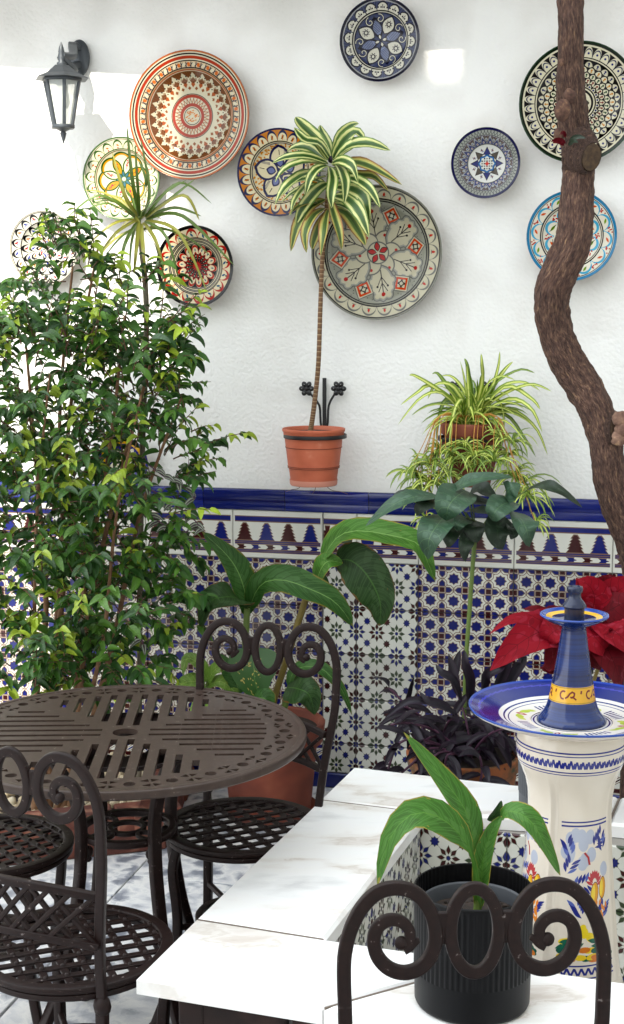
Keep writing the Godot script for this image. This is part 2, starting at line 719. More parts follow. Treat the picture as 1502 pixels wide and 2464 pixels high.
func foot_tile() -> Pic:
	var p := Pic.new(1024, 380, WHITE, Vector2(1024, 1024), Vector2.ZERO)
	var bar := func(y0: float, y1: float, c: Color) -> void:
		p.poly(PackedVector2Array([Vector2(0, y0), Vector2(1, y0), Vector2(1, y1), Vector2(0, y1)]), c)
	bar.call(.02, .07, LINE)
	bar.call(.025, .065, BLUE)
	for i in 9:
		var x := i / 4.0 - .25
		for s in [1, -1]:
			p.strk(PackedVector2Array([Vector2(x, .19 - s * .09), Vector2(x + .25, .19 + s * .09)]), .055, LINE)
			p.strk(PackedVector2Array([Vector2(x, .19 - s * .09), Vector2(x + .25, .19 + s * .09)]), .04, WHITE)
			p.strk(PackedVector2Array([Vector2(x, .19 - s * .09), Vector2(x + .25, .19 + s * .09)]), .016, MAROON if i % 2 else BLUE)
		p.poly(PackedVector2Array([Vector2(x, .15), Vector2(x + .05, .19), Vector2(x, .23), Vector2(x - .05, .19)]), BLUE)
	bar.call(.30, .36, LINE)
	bar.call(.31, .35, MAROON)
	return p

func plate_pic(kind: int) -> ImageTexture:
	var p := Pic.new(1024, 1024, Color(.8, .78, .7), Vector2(512, 512), Vector2(512, 512))
	var r := RandomNumberGenerator.new()
	r.seed = 50 + kind
	var ink := Color(.10, .09, .10)
	match kind:
		0:   # large orange and brown dish
			var cream := Color(.80, .775, .69)
			var org := Color(.60, .23, .09)
			var brn := Color(.42, .26, .16)
			p.disc(1.0, Color(.66, .36, .18))
			p.disc(.965, cream)
			p.ring(.945, .925, ink, cream)
			p.ring(.905, .86, org, cream)
			p.ring(.84, .825, ink, Color(.80, .72, .60))
			for i in 60:
				var a := TAU * i / 60
				var c := Vector2.from_angle(a) * .775
				p.poly(blob(c, .032, .025, a), Color(.74, .42, .20) if i % 2 else cream)
				p.strk(PackedVector2Array([Vector2.from_angle(a + .05) * .735, Vector2.from_angle(a + .05) * .815]), .014, Color(.16, .18, .24))
				p.strk(PackedVector2Array([Vector2.from_angle(a + .02) * .745, Vector2.from_angle(a + .09) * .805]), .01, Color(.16, .18, .24))
			p.ring(.735, .72, ink, Color(.62, .52, .40))
			p.ring(.70, .69, org, cream)
			p.disc(.68, Color(.46, .34, .24))
			p.repstrk(120, PackedVector2Array([Vector2(0, -.38), Vector2(.03, -.67)]), .008, brn)
			p.repstrk(120, PackedVector2Array([Vector2(0, -.38), Vector2(-.03, -.67)]), .008, brn)
			p.poly(starp(24, .665, .585), cream)
			p.poly(starp(24, .60, .52), Color(.48, .35, .25))
			for i in 24:
				for s in [-1, 1]:
					for k in 4:
						var a0 = TAU * (i + s * k * .1) / 24
						p.strk(PackedVector2Array([Vector2.from_angle(a0) * (.56 + k * .01), Vector2.from_angle(a0 + .05 * s) * .53]), .008, brn)
			p.poly(starp(24, .565, .485, .5), cream)
			p.rep(24, PackedVector2Array([Vector2(0, -.44), Vector2(.035, -.49), Vector2(0, -.54), Vector2(-.035, -.49)]), Color(.60, .34, .18))
			p.rep(24, PackedVector2Array([Vector2(0, -.40), Vector2(.028, -.43), Vector2(0, -.46), Vector2(-.028, -.43)]), Color(.52, .33, .2), .5)
			p.poly(starp(22, .43, .37), cream)
			p.repdot(48, .61, .010, ink, .5)
			p.repdot(48, .52, .010, ink)
			p.ring(.345, .335, ink, cream)
			p.ring(.33, .285, org, cream)
			p.repstrk(30, PackedVector2Array([Vector2(0, -.20), Vector2(.03, -.28)]), .012, Color(.66, .42, .28))
			p.repstrk(30, PackedVector2Array([Vector2(0, -.20), Vector2(-.03, -.28)]), .010, Color(.5, .38, .3))
			p.ring(.20, .15, org, cream)
			p.ring(.135, .125, ink, cream)
			for i in 40:
				var c := Vector2(r.randf_range(-.11, .11), r.randf_range(-.11, .11))
				if c.length() < .11:
					p.poly(leafp(c, .04, .008, r.randf_range(-.5, .5)), Color(.76, .44, .18))
		1:   # navy arabesque
			var cream := Color(.80, .79, .74)
			var nv := Color(.075, .08, .17)
			var mid := Color(.29, .31, .41)
			p.disc(1.0, nv)
			p.ring(.93, .90, Color(.6, .6, .6), nv)
			p.disc(.90, mid)
			p.repstrk(90, PackedVector2Array([Vector2(0, -.68), Vector2(.05, -.9)]), .01, nv)
			p.rep(16, scallop(16, .70, .91), nv)
			p.rep(16, scallop(16, .68, .87), cream)
			p.repstrk(16, PackedVector2Array([Vector2(0, -.74), Vector2(0, -.83)]), .015, nv)
			p.repdot(32, .765, .02, nv, .25)
			p.repdot(32, .765, .02, nv, .75)
			p.ring(.70, .675, ink, cream)
			p.ring(.655, .635, nv, mid)
			for i in 4:
				for q in [[.0, cream, .175], [.0, nv, .0]]:
					pass
				var t := Transform2D(TAU * (i + .5) / 4, Vector2.ZERO)
				p.poly(t * petal(.16, .64, .17, .8), nv)
				p.poly(t * petal(.19, .60, .14, .8), cream)
				p.disc(.06, nv, t * Vector2(0, -.42))
				p.disc(.035, cream, t * Vector2(0, -.42))
				for k in 8:
					p.disc(.012, nv, t * (Vector2(0, -.42) + Vector2.from_angle(TAU * k / 8) * .08))
				t = Transform2D(TAU * i / 4, Vector2.ZERO)
				p.poly(t * petal(.06, .60, .14, .7), nv)
				p.poly(t * petal(.12, .50, .10, .8), Color(.5, .53, .63))
				for k in 9:
					p.strk(t * PackedVector2Array([Vector2(-.09, -.2 - k * .035), Vector2(.09, -.24 - k * .035)]), .009, nv)
				for s in [-1, 1]:
					var sp := PackedVector2Array()
					for k in 16:
						var a := k * .45
						sp.append(t * (Vector2(s * .13, -.50) + Vector2.from_angle(-PI / 2 + s * a) * (.11 - k * .006)))
					p.strk(sp, .05, nv)
					p.strk(sp, .02, cream)
			p.rep(4, petal(.02, .17, .05), nv)
			p.rep(4, petal(.04, .15, .03), cream)
			p.disc(.03, nv)
		2:   # black fish-scale plate with a green rim
			var cream := Color(.83, .81, .72)
			p.disc(1.0, Color(.11, .20, .12))
			p.disc(.95, ink)
			p.ring(.935, .905, cream, ink)
			p.rep(34, scallop(34, .74, .91), cream)
			p.rep(34, scallop(34, .74, .88), Color(.20, .22, .34))
			p.rep(34, scallop(34, .72, .86), cream)
			p.repdot(34, .80, .018, Color(.16, .18, .42))
			p.ring(.735, .72, ink, cream)
			p.ring(.70, .69, ink, ink)
			var n := [26, 26, 26, 26, 22]
			for k in 5:
				var ro := .70 - k * .085
				var ph := .5 if k % 2 else 0.0
				p.disc(ro - .02, cream if k == 9 else ink)
				p.rep(n[k], scallop(n[k], ro - .10, ro), ink, ph)
				p.rep(n[k], scallop(n[k], ro - .115, ro - .022), cream, ph)
				var cc: Color = [Color(.15, .17, .38), Color(.72, .50, .2), Color(.2, .3, .2), Color(.45, .2, .18), Color(.15, .17, .38)][k]
				p.repdot(n[k], ro - .055, .017, cc, ph)
				p.repdot(n[k], ro - .085, .012, cc, ph)
			p.disc(.29, cream)
			p.ring(.28, .26, ink, cream)
			p.ring(.235, .20, ink, cream)
			p.rep(4, petal(.02, .17, .06), ink)
			p.rep(4, petal(.04, .14, .035), cream)
			p.repdot(4, .13, .02, ink, .5)
		3:   # small bowl, star in the middle
			var cream := Color(.83, .83, .80)
			var nv := Color(.12, .12, .30)
			p.disc(1.0, nv)
			p.disc(.92, Color(.62, .63, .60))
			p.repstrk(60, PackedVector2Array([Vector2(0, -.8), Vector2(.06, -.91)]), .012, Color(.22, .24, .26))
			p.repstrk(60, PackedVector2Array([Vector2(0, -.8), Vector2(-.06, -.91)]), .012, Color(.22, .24, .26))
			p.ring(.79, .775, ink, Color(.66, .67, .68))
			p.rep(20, PackedVector2Array([Vector2(-.11, -.76), Vector2(.11, -.76), Vector2(0, -.60)]), Color(.42, .38, .36))
			p.repstrk(60, PackedVector2Array([Vector2(0, -.72), Vector2(.03, -.77)]), .01, nv)
			p.rep(20, PackedVector2Array([Vector2(-.09, -.565), Vector2(.09, -.565), Vector2(0, -.71)]), Color(.34, .36, .52), .5)
			p.repdot(20, .67, .035, cream)
			p.repdot(20, .67, .014, Color(.2, .4, .6))
			p.repdot(20, .60, .03, cream, .5)
			p.repdot(20, .60, .012, Color(.66, .24, .16), .5)
			p.ring(.56, .54, ink, cream)
			p.disc(.52, Color(.86, .86, .84))
			p.repstrk(8, PackedVector2Array([Vector2(-.04, -.40), Vector2(.04, -.40)]), .02, Color(.5, .2, .16), .5)
			p.repstrk(8, PackedVector2Array([Vector2(0, -.35), Vector2(0, -.45)]), .02, nv, .5)
			p.repdot(16, .36, .012, Color(.2, .3, .6), .25)
			for i in 8:
				var t := Transform2D(TAU * i / 8, Vector2.ZERO)
				p.poly(t * PackedVector2Array([Vector2(-.12, -.25), Vector2(.12, -.25), Vector2(0, -.48)]), ink)
				p.poly(t * PackedVector2Array([Vector2(-.10, -.25), Vector2(.10, -.25), Vector2(0, -.45)]), Color(.36, .33, .30) if i % 2 else Color(.22, .24, .44))
			p.poly(starp(8, .28, .235), ink)
			p.poly(starp(8, .265, .22), Color(.16, .42, .62))
			p.poly(starp(8, .215, .18), cream)
			for i in 5:
				for j in 5:
					var c := Vector2(i - 2, j - 2) * .07
					if c.length() < .17:
						p.disc(.022, ink if (i + j) % 2 else Color(.5, .5, .5), c)
			p.poly(starp(4, .07, .04), Color(.74, .20, .10))
		4:   # turquoise rim
			var cream := Color(.86, .84, .78)
			var tq := Color(.16, .48, .62)
			var rd := Color(.64, .16, .12)
			p.disc(1.0, tq)
			p.disc(.93, cream)
			p.ring(.92, .905, ink, cream)
			p.rep(12, scallop(12, .70, .90), Color(.30, .62, .74))
			p.rep(12, scallop(12, .66, .85), cream)
			for i in 12:
				var t := Transform2D(TAU * i / 12, Vector2.ZERO)
				p.poly(t * leafp(Vector2(0, -.79), .13, .025, .6 if i % 2 else -.6), Color(.74, .34, .12) if i % 3 else Color(.44, .55, .14))
				var t2 := Transform2D(TAU * (i + .5) / 12, Vector2.ZERO)
				for k in 7:
					p.disc(.016, rd, t2 * Vector2(r.randf_range(-.07, .07), -r.randf_range(.80, .89)))
			p.ring(.70, .675, ink, cream)
			p.ring(.655, .64, ink, cream)
			p.rep(8, scallop(8, .40, .63), Color(.32, .64, .76))
			p.rep(8, scallop(8, .34, .57), cream)
			p.rep(8, scallop(8, .20, .36), Color(.32, .64, .76), .5)
			p.rep(8, scallop(8, .12, .30), cream, .5)
			for i in 8:
				var t := Transform2D(TAU * i / 8, Vector2.ZERO)
				p.poly(t * leafp(Vector2(0, -.46), .17, .03, .3 if i % 2 else -.4), Color(.44, .56, .14) if i % 2 else Color(.76, .36, .14))
				p.strk(t * PackedVector2Array([Vector2(-.1, -.5), Vector2(.1, -.42)]), .012, ink)
				var t2 := Transform2D(TAU * (i + .5) / 8, Vector2.ZERO)
				for k in 12:
					p.disc(.016, rd, t2 * Vector2(r.randf_range(-.07, .07), -r.randf_range(.44, .60)))
			p.rep(8, petal(.03, .17, .04), rd)
			p.disc(.03, ink)
		5:   # big grey plate
			var cream := Color(.75, .73, .65)
			var gr := Color(.43, .43, .41)
			var lg := Color(.60, .60, .57)
			var org := Color(.72, .28, .10)
			p.disc(1.0, Color(.47, .47, .43))
			p.ring(.965, .95, ink, cream)
			p.rep(22, scallop(22, .80, .94), gr)
			p.rep(22, scallop(22, .78, .91), cream)
			p.rep(22, leafp(Vector2(0, -.855), .07, .018, PI / 2), Color(.66, .18, .12))
			p.repstrk(22, PackedVector2Array([Vector2(-.03, -.83), Vector2(.03, -.83)]), .01, gr)
			p.ring(.80, .78, ink, Color(.55, .55, .5))
			p.ring(.765, .75, ink, Color(.58, .58, .53))
			for i in 300:
				var c := Vector2.from_angle(r.randf() * TAU) * r.randf_range(.2, .74)
				p.disc(.008, Color(.33, .33, .31), c)
			for i in 6:
				var t := Transform2D(TAU * (i + .0) / 6, Vector2.ZERO)
				for q in [[.0, gr], [.02, lg], [.045, cream]]:
					var k: float = q[0]
					p.poly(t * petal(.16 + k, .74 - k, .20 - k, .55), q[1])
					for sx in [-1, 1]:
						for s in 3:
							p.disc(.075 - k * .8, q[1], t * Vector2(sx * (.15 - s * .03), -.42 - s * .11))
				p.strk(t * PackedVector2Array([Vector2(0, -.26), Vector2(0, -.62)]), .012, ink)
				for s in [-1, 1]:
					p.strk(t * PackedVector2Array([Vector2(0, -.36), Vector2(s * .08, -.50)]), .01, ink)
					p.strk(t * PackedVector2Array([Vector2(0, -.45), Vector2(s * .07, -.58)]), .01, ink)
					p.disc(.016, ink, t * Vector2(s * .08, -.50))
				p.disc(.03, Color(.62, .13, .10), t * Vector2(0, -.62))
				var t2 := Transform2D(TAU * (i + .5) / 6, Vector2.ZERO)
				for q in [[.17, gr], [.15, cream], [.125, org], [.085, cream]]:
					var k: float = q[0]
					p.poly(t2 * PackedVector2Array([Vector2(0, -.58 - k), Vector2(k, -.58), Vector2(0, -.58 + k), Vector2(-k, -.58)]), q[1])
				for s in [-.03, .03]:
					p.strk(t2 * PackedVector2Array([Vector2(s, -.53), Vector2(s, -.63)]), .014, ink)
					p.strk(t2 * PackedVector2Array([Vector2(-.05, -.58 + s), Vector2(.05, -.58 + s)]), .014, ink)
				for q in [[.0, gr], [.02, cream]]:
					var k: float = q[0]
					p.poly(t2 * petal(.05, .36 - k, .13 - k, .6), q[1])
				p.disc(.022, Color(.62, .13, .10), t2 * Vector2(0, -.28))
			p.disc(.17, gr)
			p.disc(.15, cream)
			p.rep(5, petal(.02, .17, .045), ink)
			p.rep(5, petal(.03, .155, .034), Color(.66, .14, .12))
		6:   # navy flower on ochre dots
			var cream := Color(.84, .80, .68)
			var nv := Color(.11, .12, .30)
			p.disc(1.0, nv)
			p.disc(.95, Color(.72, .48, .16))
			p.rep(20, scallop(20, .72, .95), nv)
			p.rep(20, scallop(20, .69, .89), cream)
			p.rep(20, leafp(Vector2(0, -.79), .13, .025, PI / 2), Color(.72, .44, .14))
			p.repstrk(20, PackedVector2Array([Vector2(-.03, -.75), Vector2(.03, -.83)]), .012, ink)
			p.ring(.71, .69, ink, cream)
			p.ring(.67, .655, nv, cream)
			for i in 420:
				var c := Vector2.from_angle(r.randf() * TAU) * sqrt(r.randf()) * .64
				p.disc(.02, Color(.74, .50, .16), c)
			for i in 5:
				var t := Transform2D(TAU * (i + .1) / 5, Vector2.ZERO)
				p.poly(t * petal(.04, .64, .25, .6), nv)
				p.poly(t * petal(.09, .58, .20, .6), cream)
				p.poly(t * petal(.12, .36, .10, .8), nv)
				p.poly(t * petal(.15, .32, .065, .8), Color(.42, .45, .60))
				for k in 7:
					p.strk(t * PackedVector2Array([Vector2(.11, -.30 - k * .03), Vector2(.17, -.32 - k * .03)]), .012, nv)
				p.strk(t * PackedVector2Array([Vector2(0, -.40), Vector2(0, -.52)]), .014, ink)
			p.disc(.09, nv)
			p.disc(.05, Color(.72, .48, .16))
		7:   # green and yellow interlace
			var cream := Color(.86, .84, .74)
			var gn := Color(.24, .36, .15)
			var ye := Color(.78, .58, .18)
			p.disc(1.0, Color(.36, .46, .30))
			p.disc(.955, cream)
			p.ring(.94, .93, ink, cream)
			p.rep(18, scallop(18, .72, .93), gn)
			p.rep(18, scallop(18, .69, .885), cream)
			p.rep(18, leafp(Vector2(0, -.80), .08, .02, .4), Color(.70, .42, .2))
			p.repdot(18, .74, .018, Color(.7, .25, .3))
			p.ring(.72, .70, gn, cream)
			p.ring(.685, .67, Color(.45, .35, .2), cream)
			for i in 8:
				var t := Transform2D(TAU * i / 8, Vector2.ZERO)
				for k in 10:
					p.disc(.013, Color(.72, .22, .32), t * Vector2(r.randf_range(-.09, .09), -r.randf_range(.48, .62)))
			for q in [[.29, gn], [.255, ye if true else gn], [.215, cream]]:
				for i in 8:
					p.disc(q[0], q[1], Vector2.from_angle(TAU * i / 8) * .36)
			for i in 8:
				var t := Transform2D(TAU * (i + .5) / 8, Vector2.ZERO)
				p.poly(t * petal(.10, .56, .11, .8), gn)
				p.poly(t * petal(.13, .52, .075, .8), ye if i % 2 else cream)
				p.strk(t * PackedVector2Array([Vector2(0, -.25), Vector2(0, -.44)]), .012, gn)
				for k in 8:
					p.disc(.014, Color(.72, .22, .32), t * Vector2(r.randf_range(-.03, .03), -r.randf_range(.30, .46)))
			p.rep(8, petal(.03, .22, .05), gn)
			p.rep(8, petal(.05, .19, .03), Color(.30, .45, .50))
			p.disc(.05, cream)
		8:   # black petals, many colours
			var cream := Color(.86, .85, .80)
			p.disc(1.0, Color(.62, .60, .55))
			p.disc(.97, cream)
			p.ring(.955, .94, ink, cream)
			for k in 4:
				var ro: float = [.94, .70, .52, .32][k]
				var n: int = [18, 14, 12, 10][k]
				p.rep(n, scallop(n, ro - .24, ro), ink, .5 * k)
				p.rep(n, scallop(n, ro - .28, ro - .06), cream, .5 * k)
				for i in n:
					var t := Transform2D(TAU * (i + .5 * k) / n, Vector2.ZERO)
					var cc: Color = [Color(.76, .46, .12), Color(.16, .24, .58), Color(.66, .12, .14)][(i + k) % 3]
					p.poly(t * leafp(Vector2(0, -ro + .12), .11, .022, PI / 2 - .5), cc)
					p.disc(.014, Color(.16, .22, .58), t * Vector2(.04, -ro + .15))
					p.disc(.014, Color(.16, .22, .58), t * Vector2(-.04, -ro + .15))
				if k == 0:
					p.ring(.71, .69, ink, cream)
			p.repstrk(10, PackedVector2Array([Vector2(0, 0), Vector2(0, -.14)]), .02, ink)
		9:   # red rosette with a black rim
			var cream := Color(.82, .78, .66)
			var rd := Color(.62, .15, .11)
			p.disc(1.0, ink)
			p.disc(.91, cream)
			p.rep(16, scallop(16, .70, .92), rd)
			p.rep(16, scallop(16, .66, .85), cream)
			p.rep(16, leafp(Vector2(0, -.76), .12, .026, .9), Color(.16, .34, .44))
			p.repdot(16, .83, .022, ink)
			for k in 5:
				p.ring(.70 - k * .035, .685 - k * .035, ink, cream if k % 2 else Color(.56, .54, .48))
			p.disc(.53, ink)
			p.rep(14, scallop(14, .34, .53), cream)
			p.rep(14, scallop(14, .34, .52), rd)
			p.rep(14, scallop(14, .30, .465), cream)
			p.rep(14, leafp(Vector2(0, -.40), .08, .016, PI / 2), Color(.16, .34, .44))
			p.rep(16, petal(.03, .36, .055, .7), rd)
			p.rep(16, petal(.09, .33, .032, .7), ink)
			p.repdot(16, .25, .013, cream)
			p.repdot(16, .19, .009, cream)
			p.disc(.06, rd)
		10:  # blue and yellow
			p.disc(1.0, Color(.10, .14, .45))
			p.disc(.88, Color(.80, .64, .14))
			p.disc(.72, Color(.10, .14, .45))
			p.rep(10, petal(.1, .66, .14), Color(.86, .84, .76))
			p.disc(.16, Color(.80, .64, .14))
	p.im.adjust_bcs(.86, 1.18, 1.12)
	return p.tex()

func column_pic() -> ImageTexture:
	# wraps once round the fountain's column; y from 0.30 m (bottom, 1) to 0.80 m (top, 0)
	var bone := Color(.83, .79, .73)
	var p := Pic.new(2048, 1024, bone, Vector2(2048, 1024), Vector2.ZERO)
	var nv := Color(.13, .16, .46)
	var r := RandomNumberGenerator.new()
	r.seed = 77
	var band := func(y: float, w: float) -> void:
		p.poly(PackedVector2Array([Vector2(0, y), Vector2(1, y), Vector2(1, y + w), Vector2(0, y + w)]), nv)
	var zig := func(y0: float, y1: float, n: int, wd: float) -> void:
		for i in n:
			var x := float(i) / n
			p.strk(PackedVector2Array([Vector2(x, y1), Vector2(x + .35 / n, y0 + r.randf_range(-.004, .004)), Vector2(x + .7 / n, y1), Vector2(x + 1.0 / n, y0 + .006)]), wd, nv)
	band.call(.045, .006)
	band.call(.058, .004)
	zig.call(.078, .108, 60, .0055)
	band.call(.122, .005)
	band.call(.134, .004)
	for q in 4:
		var c := .125 + q * .25
		var x0 := c - .098
		var x1 := c + .098
		for y in [.335, .35]:
			p.poly(PackedVector2Array([Vector2(x0, y), Vector2(x1, y), Vector2(x1, y + .006), Vector2(x0, y + .006)]), nv)
		for y in [.905, .955]:
			p.poly(PackedVector2Array([Vector2(x0, y), Vector2(x1, y), Vector2(x1, y + .006), Vector2(x0, y + .006)]), nv)
		for i in 9:
			var x := lerpf(x0, x1, i / 9.0)
			p.strk(PackedVector2Array([Vector2(x, .945), Vector2(x + .010, .918), Vector2(x + .02, .945)]), .007, nv)
		for k in 12:
			p.poly(blob(Vector2(r.randf_range(x0 + .015, x1 - .015), r.randf_range(.37, .54)), .02, .03, 0), Color(.66, .68, .74))
		# feathery sprays
		for f in [[Vector2(-.06, .48), -1.9, 8], [Vector2(.03, .45), -.9, 7], [Vector2(-.05, .60), -.3, 8], [Vector2(.07, .47), -1.7, 6], [Vector2(-.02, .72), -2.0, 9], [Vector2(.05, .735), -1.2, 8], [Vector2(-.075, .55), -1.2, 6]]:
			var o: Vector2 = Vector2(c, 0) + f[0]
			var a: float = f[1]
			for k in int(f[2]):
				var t := k / float(f[2])
				var b := o + Vector2.from_angle(a) * t * .05 * Vector2(1, 2).length() / 2
				var dd := Vector2.from_angle(a + (.9 if k % 2 else -.7))
				p.poly(leafp(b + dd * Vector2(.018, .036), .042, .006, Vector2(dd.x, dd.y * 2).angle()), nv if r.randf() < .75 else Color(.30, .36, .62))
		p.strk(PackedVector2Array([Vector2(c - .01, .46), Vector2(c + .005, .48), Vector2(c + .01, .51)]), .008, Color(.62, .18, .18))
		for k in 9:
			var a := -2.8 + k * .32
			p.poly(leafp(Vector2(c + .03, .60) + Vector2(cos(a) * .022, sin(a) * .05), .036, .006, Vector2(cos(a), sin(a) * 2).angle()), Color(.66, .20, .22))
		for s in [[.028, .625], [.064, .61]]:
			p.poly(blob(Vector2(c + s[0], s[1]), .0165, .045, .1), Color(.35, .22, .1))
			p.poly(blob(Vector2(c + s[0], s[1]), .0145, .041, .1), Color(.80, .56, .12))
			p.poly(blob(Vector2(c + s[0] - .005, s[1]), .008, .034, .1), Color(.86, .74, .20))
		for k in 18:
			p.poly(leafp(Vector2(c + .05 + r.randf_range(-.025, .03), .70 + r.randf_range(-.04, .05)), .03, .005, r.randf_range(1.2, 2.0)), Color(.80, .48, .16))
		for k in 14:
			p.poly(blob(Vector2(c + r.randf_range(-.08, .06), .79 + r.randf_range(-.03, .035)), .013, .022, r.randf() * 3), Color(.86, .76, .16))
		for k in 12:
			p.poly(leafp(Vector2(c + r.randf_range(-.085, .06), .825 + r.randf_range(-.02, .02)), .045, .010, r.randf_range(-.9, .9)), Color(.09, .34, .26))
		for k in 16:
			p.poly(blob(Vector2(c + r.randf_range(-.085, .085), r.randf_range(.845, .89)), .02, .012, r.randf_range(-.4, .4)), [Color(.76, .42, .14), Color(.09, .32, .24), Color(.84, .72, .16), Color(.10, .30, .25)][k % 4])
	p.im.resize(2048, 1024)
	return p.tex(false)

func bowl_pic() -> ImageTexture:
	var p := Pic.new(1024, 1024, Color(.85, .84, .80), Vector2(512, 512), Vector2(512, 512))
	var bl := Color(.06, .13, .42)
	p.disc(1.0, Color(.14, .22, .58))
	p.ring(.96, .70, bl, Color(.86, .85, .82))
	for k in 60:
		var a := TAU * k / 60
		p.strk(PackedVector2Array([Vector2.from_angle(a) * .88, Vector2.from_angle(a + .14) * .90]), .02, Color(.20, .22, .60))
	p.ring(.655, .64, bl, Color(.86, .85, .82))
	p.ring(.61, .60, bl, Color(.86, .85, .82))
	for i in 4:
		var t := Transform2D(TAU * (i + .28) / 4, Vector2.ZERO)
		for s in [-1, 1]:
			p.poly(t * leafp(Vector2(s * .09, -.49), .15, .04, s * .6), Color(.66, .74, .30))
			p.poly(t * leafp(Vector2(s * .15, -.45), .11, .03, s * 1.2), Color(.70, .76, .36))
		p.poly(t * petal(.44, .56, .028), Color(.60, .14, .14))
		p.poly(t * petal(.47, .53, .012), Color(.85, .8, .75))
		var t2 := Transform2D(TAU * (i + .78) / 4, Vector2.ZERO)
		for k in 6:
			p.strk(t2 * PackedVector2Array([Vector2(-.1 + k * .04, -.42), Vector2(-.12 + k * .048, -.52)]), .018, bl)
	for q in [.40, .37, .33]:
		p.ring(q, q - .015, bl, Color(.86, .85, .82))
	return p.tex()

func brush_tex() -> ImageTexture:
	# cobalt glaze laid on with a brush while the pot turned
	var im := Image.create_empty(16, 256, false, Image.FORMAT_RGB8)
	var r := RandomNumberGenerator.new()
	r.seed = 91
	var k := .5
	for y in 256:
		k = clampf(k + r.randf_range(-.22, .22), 0, 1)
		for x in 16:
			im.set_pixel(x, y, Color(.02, .075, .25).lerp(Color(.05, .16, .38), clampf(k + r.randf_range(-.06, .06), 0, 1)))
	return ImageTexture.create_from_image(im)

func scroll_pic() -> ImageTexture:
	# the yellow band of the blue spout: open curls between thin lines
	var p := Pic.new(1024, 128, Color(.80, .60, .12), Vector2(1024, 1024), Vector2.ZERO)
	var rd := Color(.40, .09, .07)
	for q in [[0.0, .007, Color(.15, .2, .4)], [.118, .125, Color(.15, .2, .4)], [.012, .015, Color(.3, .3, .1)], [.110, .113, Color(.3, .3, .1)]]:
		p.poly(PackedVector2Array([Vector2(0, q[0]), Vector2(1, q[0]), Vector2(1, q[1]), Vector2(0, q[1])]), q[2])
	for i in 5:
		var x := i / 5.0 + .012
		var s := PackedVector2Array()
		for k in 12:
			var a := -1.0 - k * .36
			s.append(Vector2(x + .03 + cos(a) * .024, .060 + sin(a) * .026))
		p.strk(s, .012, rd)
		p.strk(PackedVector2Array([Vector2(x + .045, .082), Vector2(x + .065, .068), Vector2(x + .078, .048), Vector2(x + .095, .036), Vector2(x + .112, .044), Vector2(x + .110, .062), Vector2(x + .094, .074), Vector2(x + .082, .070)]), .012, rd)
		p.strk(PackedVector2Array([Vector2(x + .100, .070), Vector2(x + .125, .088)]), .011, rd)
		p.strk(PackedVector2Array([Vector2(x + .165, .028), Vector2(x + .160, .050)]), .013, rd)
	return p.tex(false)

# ------------------------------------------------------------------ the scene
func _ready() -> void:
	rng.seed = 11
	var cam := Camera3D.new()
	cam.name = "camera"
	cam.position = EYE
	cam.rotation.x = -PITCH
	cam.fov = 39.21
	cam.near = 0.05
	cam.far = 400
	add_child(cam)
	var k := sqrt(1 + WALL_T * WALL_T)
	WX = Transform3D(Basis(Vector3(1, 0, WALL_T) / k, Vector3.UP, Vector3(-WALL_T, 0, 1) / k), Vector3(0, 0, -WALL_D))

	var sky := ProceduralSkyMaterial.new()
	sky.sky_top_color = Color(0.86, 0.885, 0.905)
	sky.sky_horizon_color = Color(0.93, 0.935, 0.93)
	sky.sky_curve = 0.2
	sky.sky_energy_multiplier = 1.5
	sky.ground_bottom_color = Color(0.35, 0.33, 0.30)
	sky.ground_horizon_color = Color(0.70, 0.70, 0.68)
	var env := Environment.new()
	env.background_mode = Environment.BG_SKY
	env.sky = Sky.new()
	env.sky.sky_material = sky
	env.tonemap_mode = Environment.TONE_MAPPER_LINEAR
	env.tonemap_exposure = 1.74
	env.sdfgi_enabled = true
	env.ssao_enabled = true
	env.ssil_enabled = true
	var we := WorldEnvironment.new()
	we.name = "environment"
	we.environment = env
	add_child(we)

	var sun := DirectionalLight3D.new()
	sun.name = "sun"
	sun.light_energy = 1.3
	sun.light_color = Color(1.0, 0.965, 0.90)
	sun.light_angular_distance = 0.4
	sun.shadow_enabled = true
	add_child(sun)
	var sd: Vector3 = (-WX.basis.z + WX.basis.x * .05 + Vector3.DOWN * .85).normalized()
	sun.basis = Basis.looking_at(sd, Vector3.UP)

	make_materials()
	make_floor()
	make_wall()
	make_surroundings()
	make_bed()
	make_counter()
	make_plates()
	make_lamp()
	make_wall_pots()
	make_tree()
	make_ficus()
	make_marginata()
	make_canna()
	make_bowl_plants()
	make_fountain()
	make_poinsettia()
	make_table()
	make_chairs()
	make_seedling()

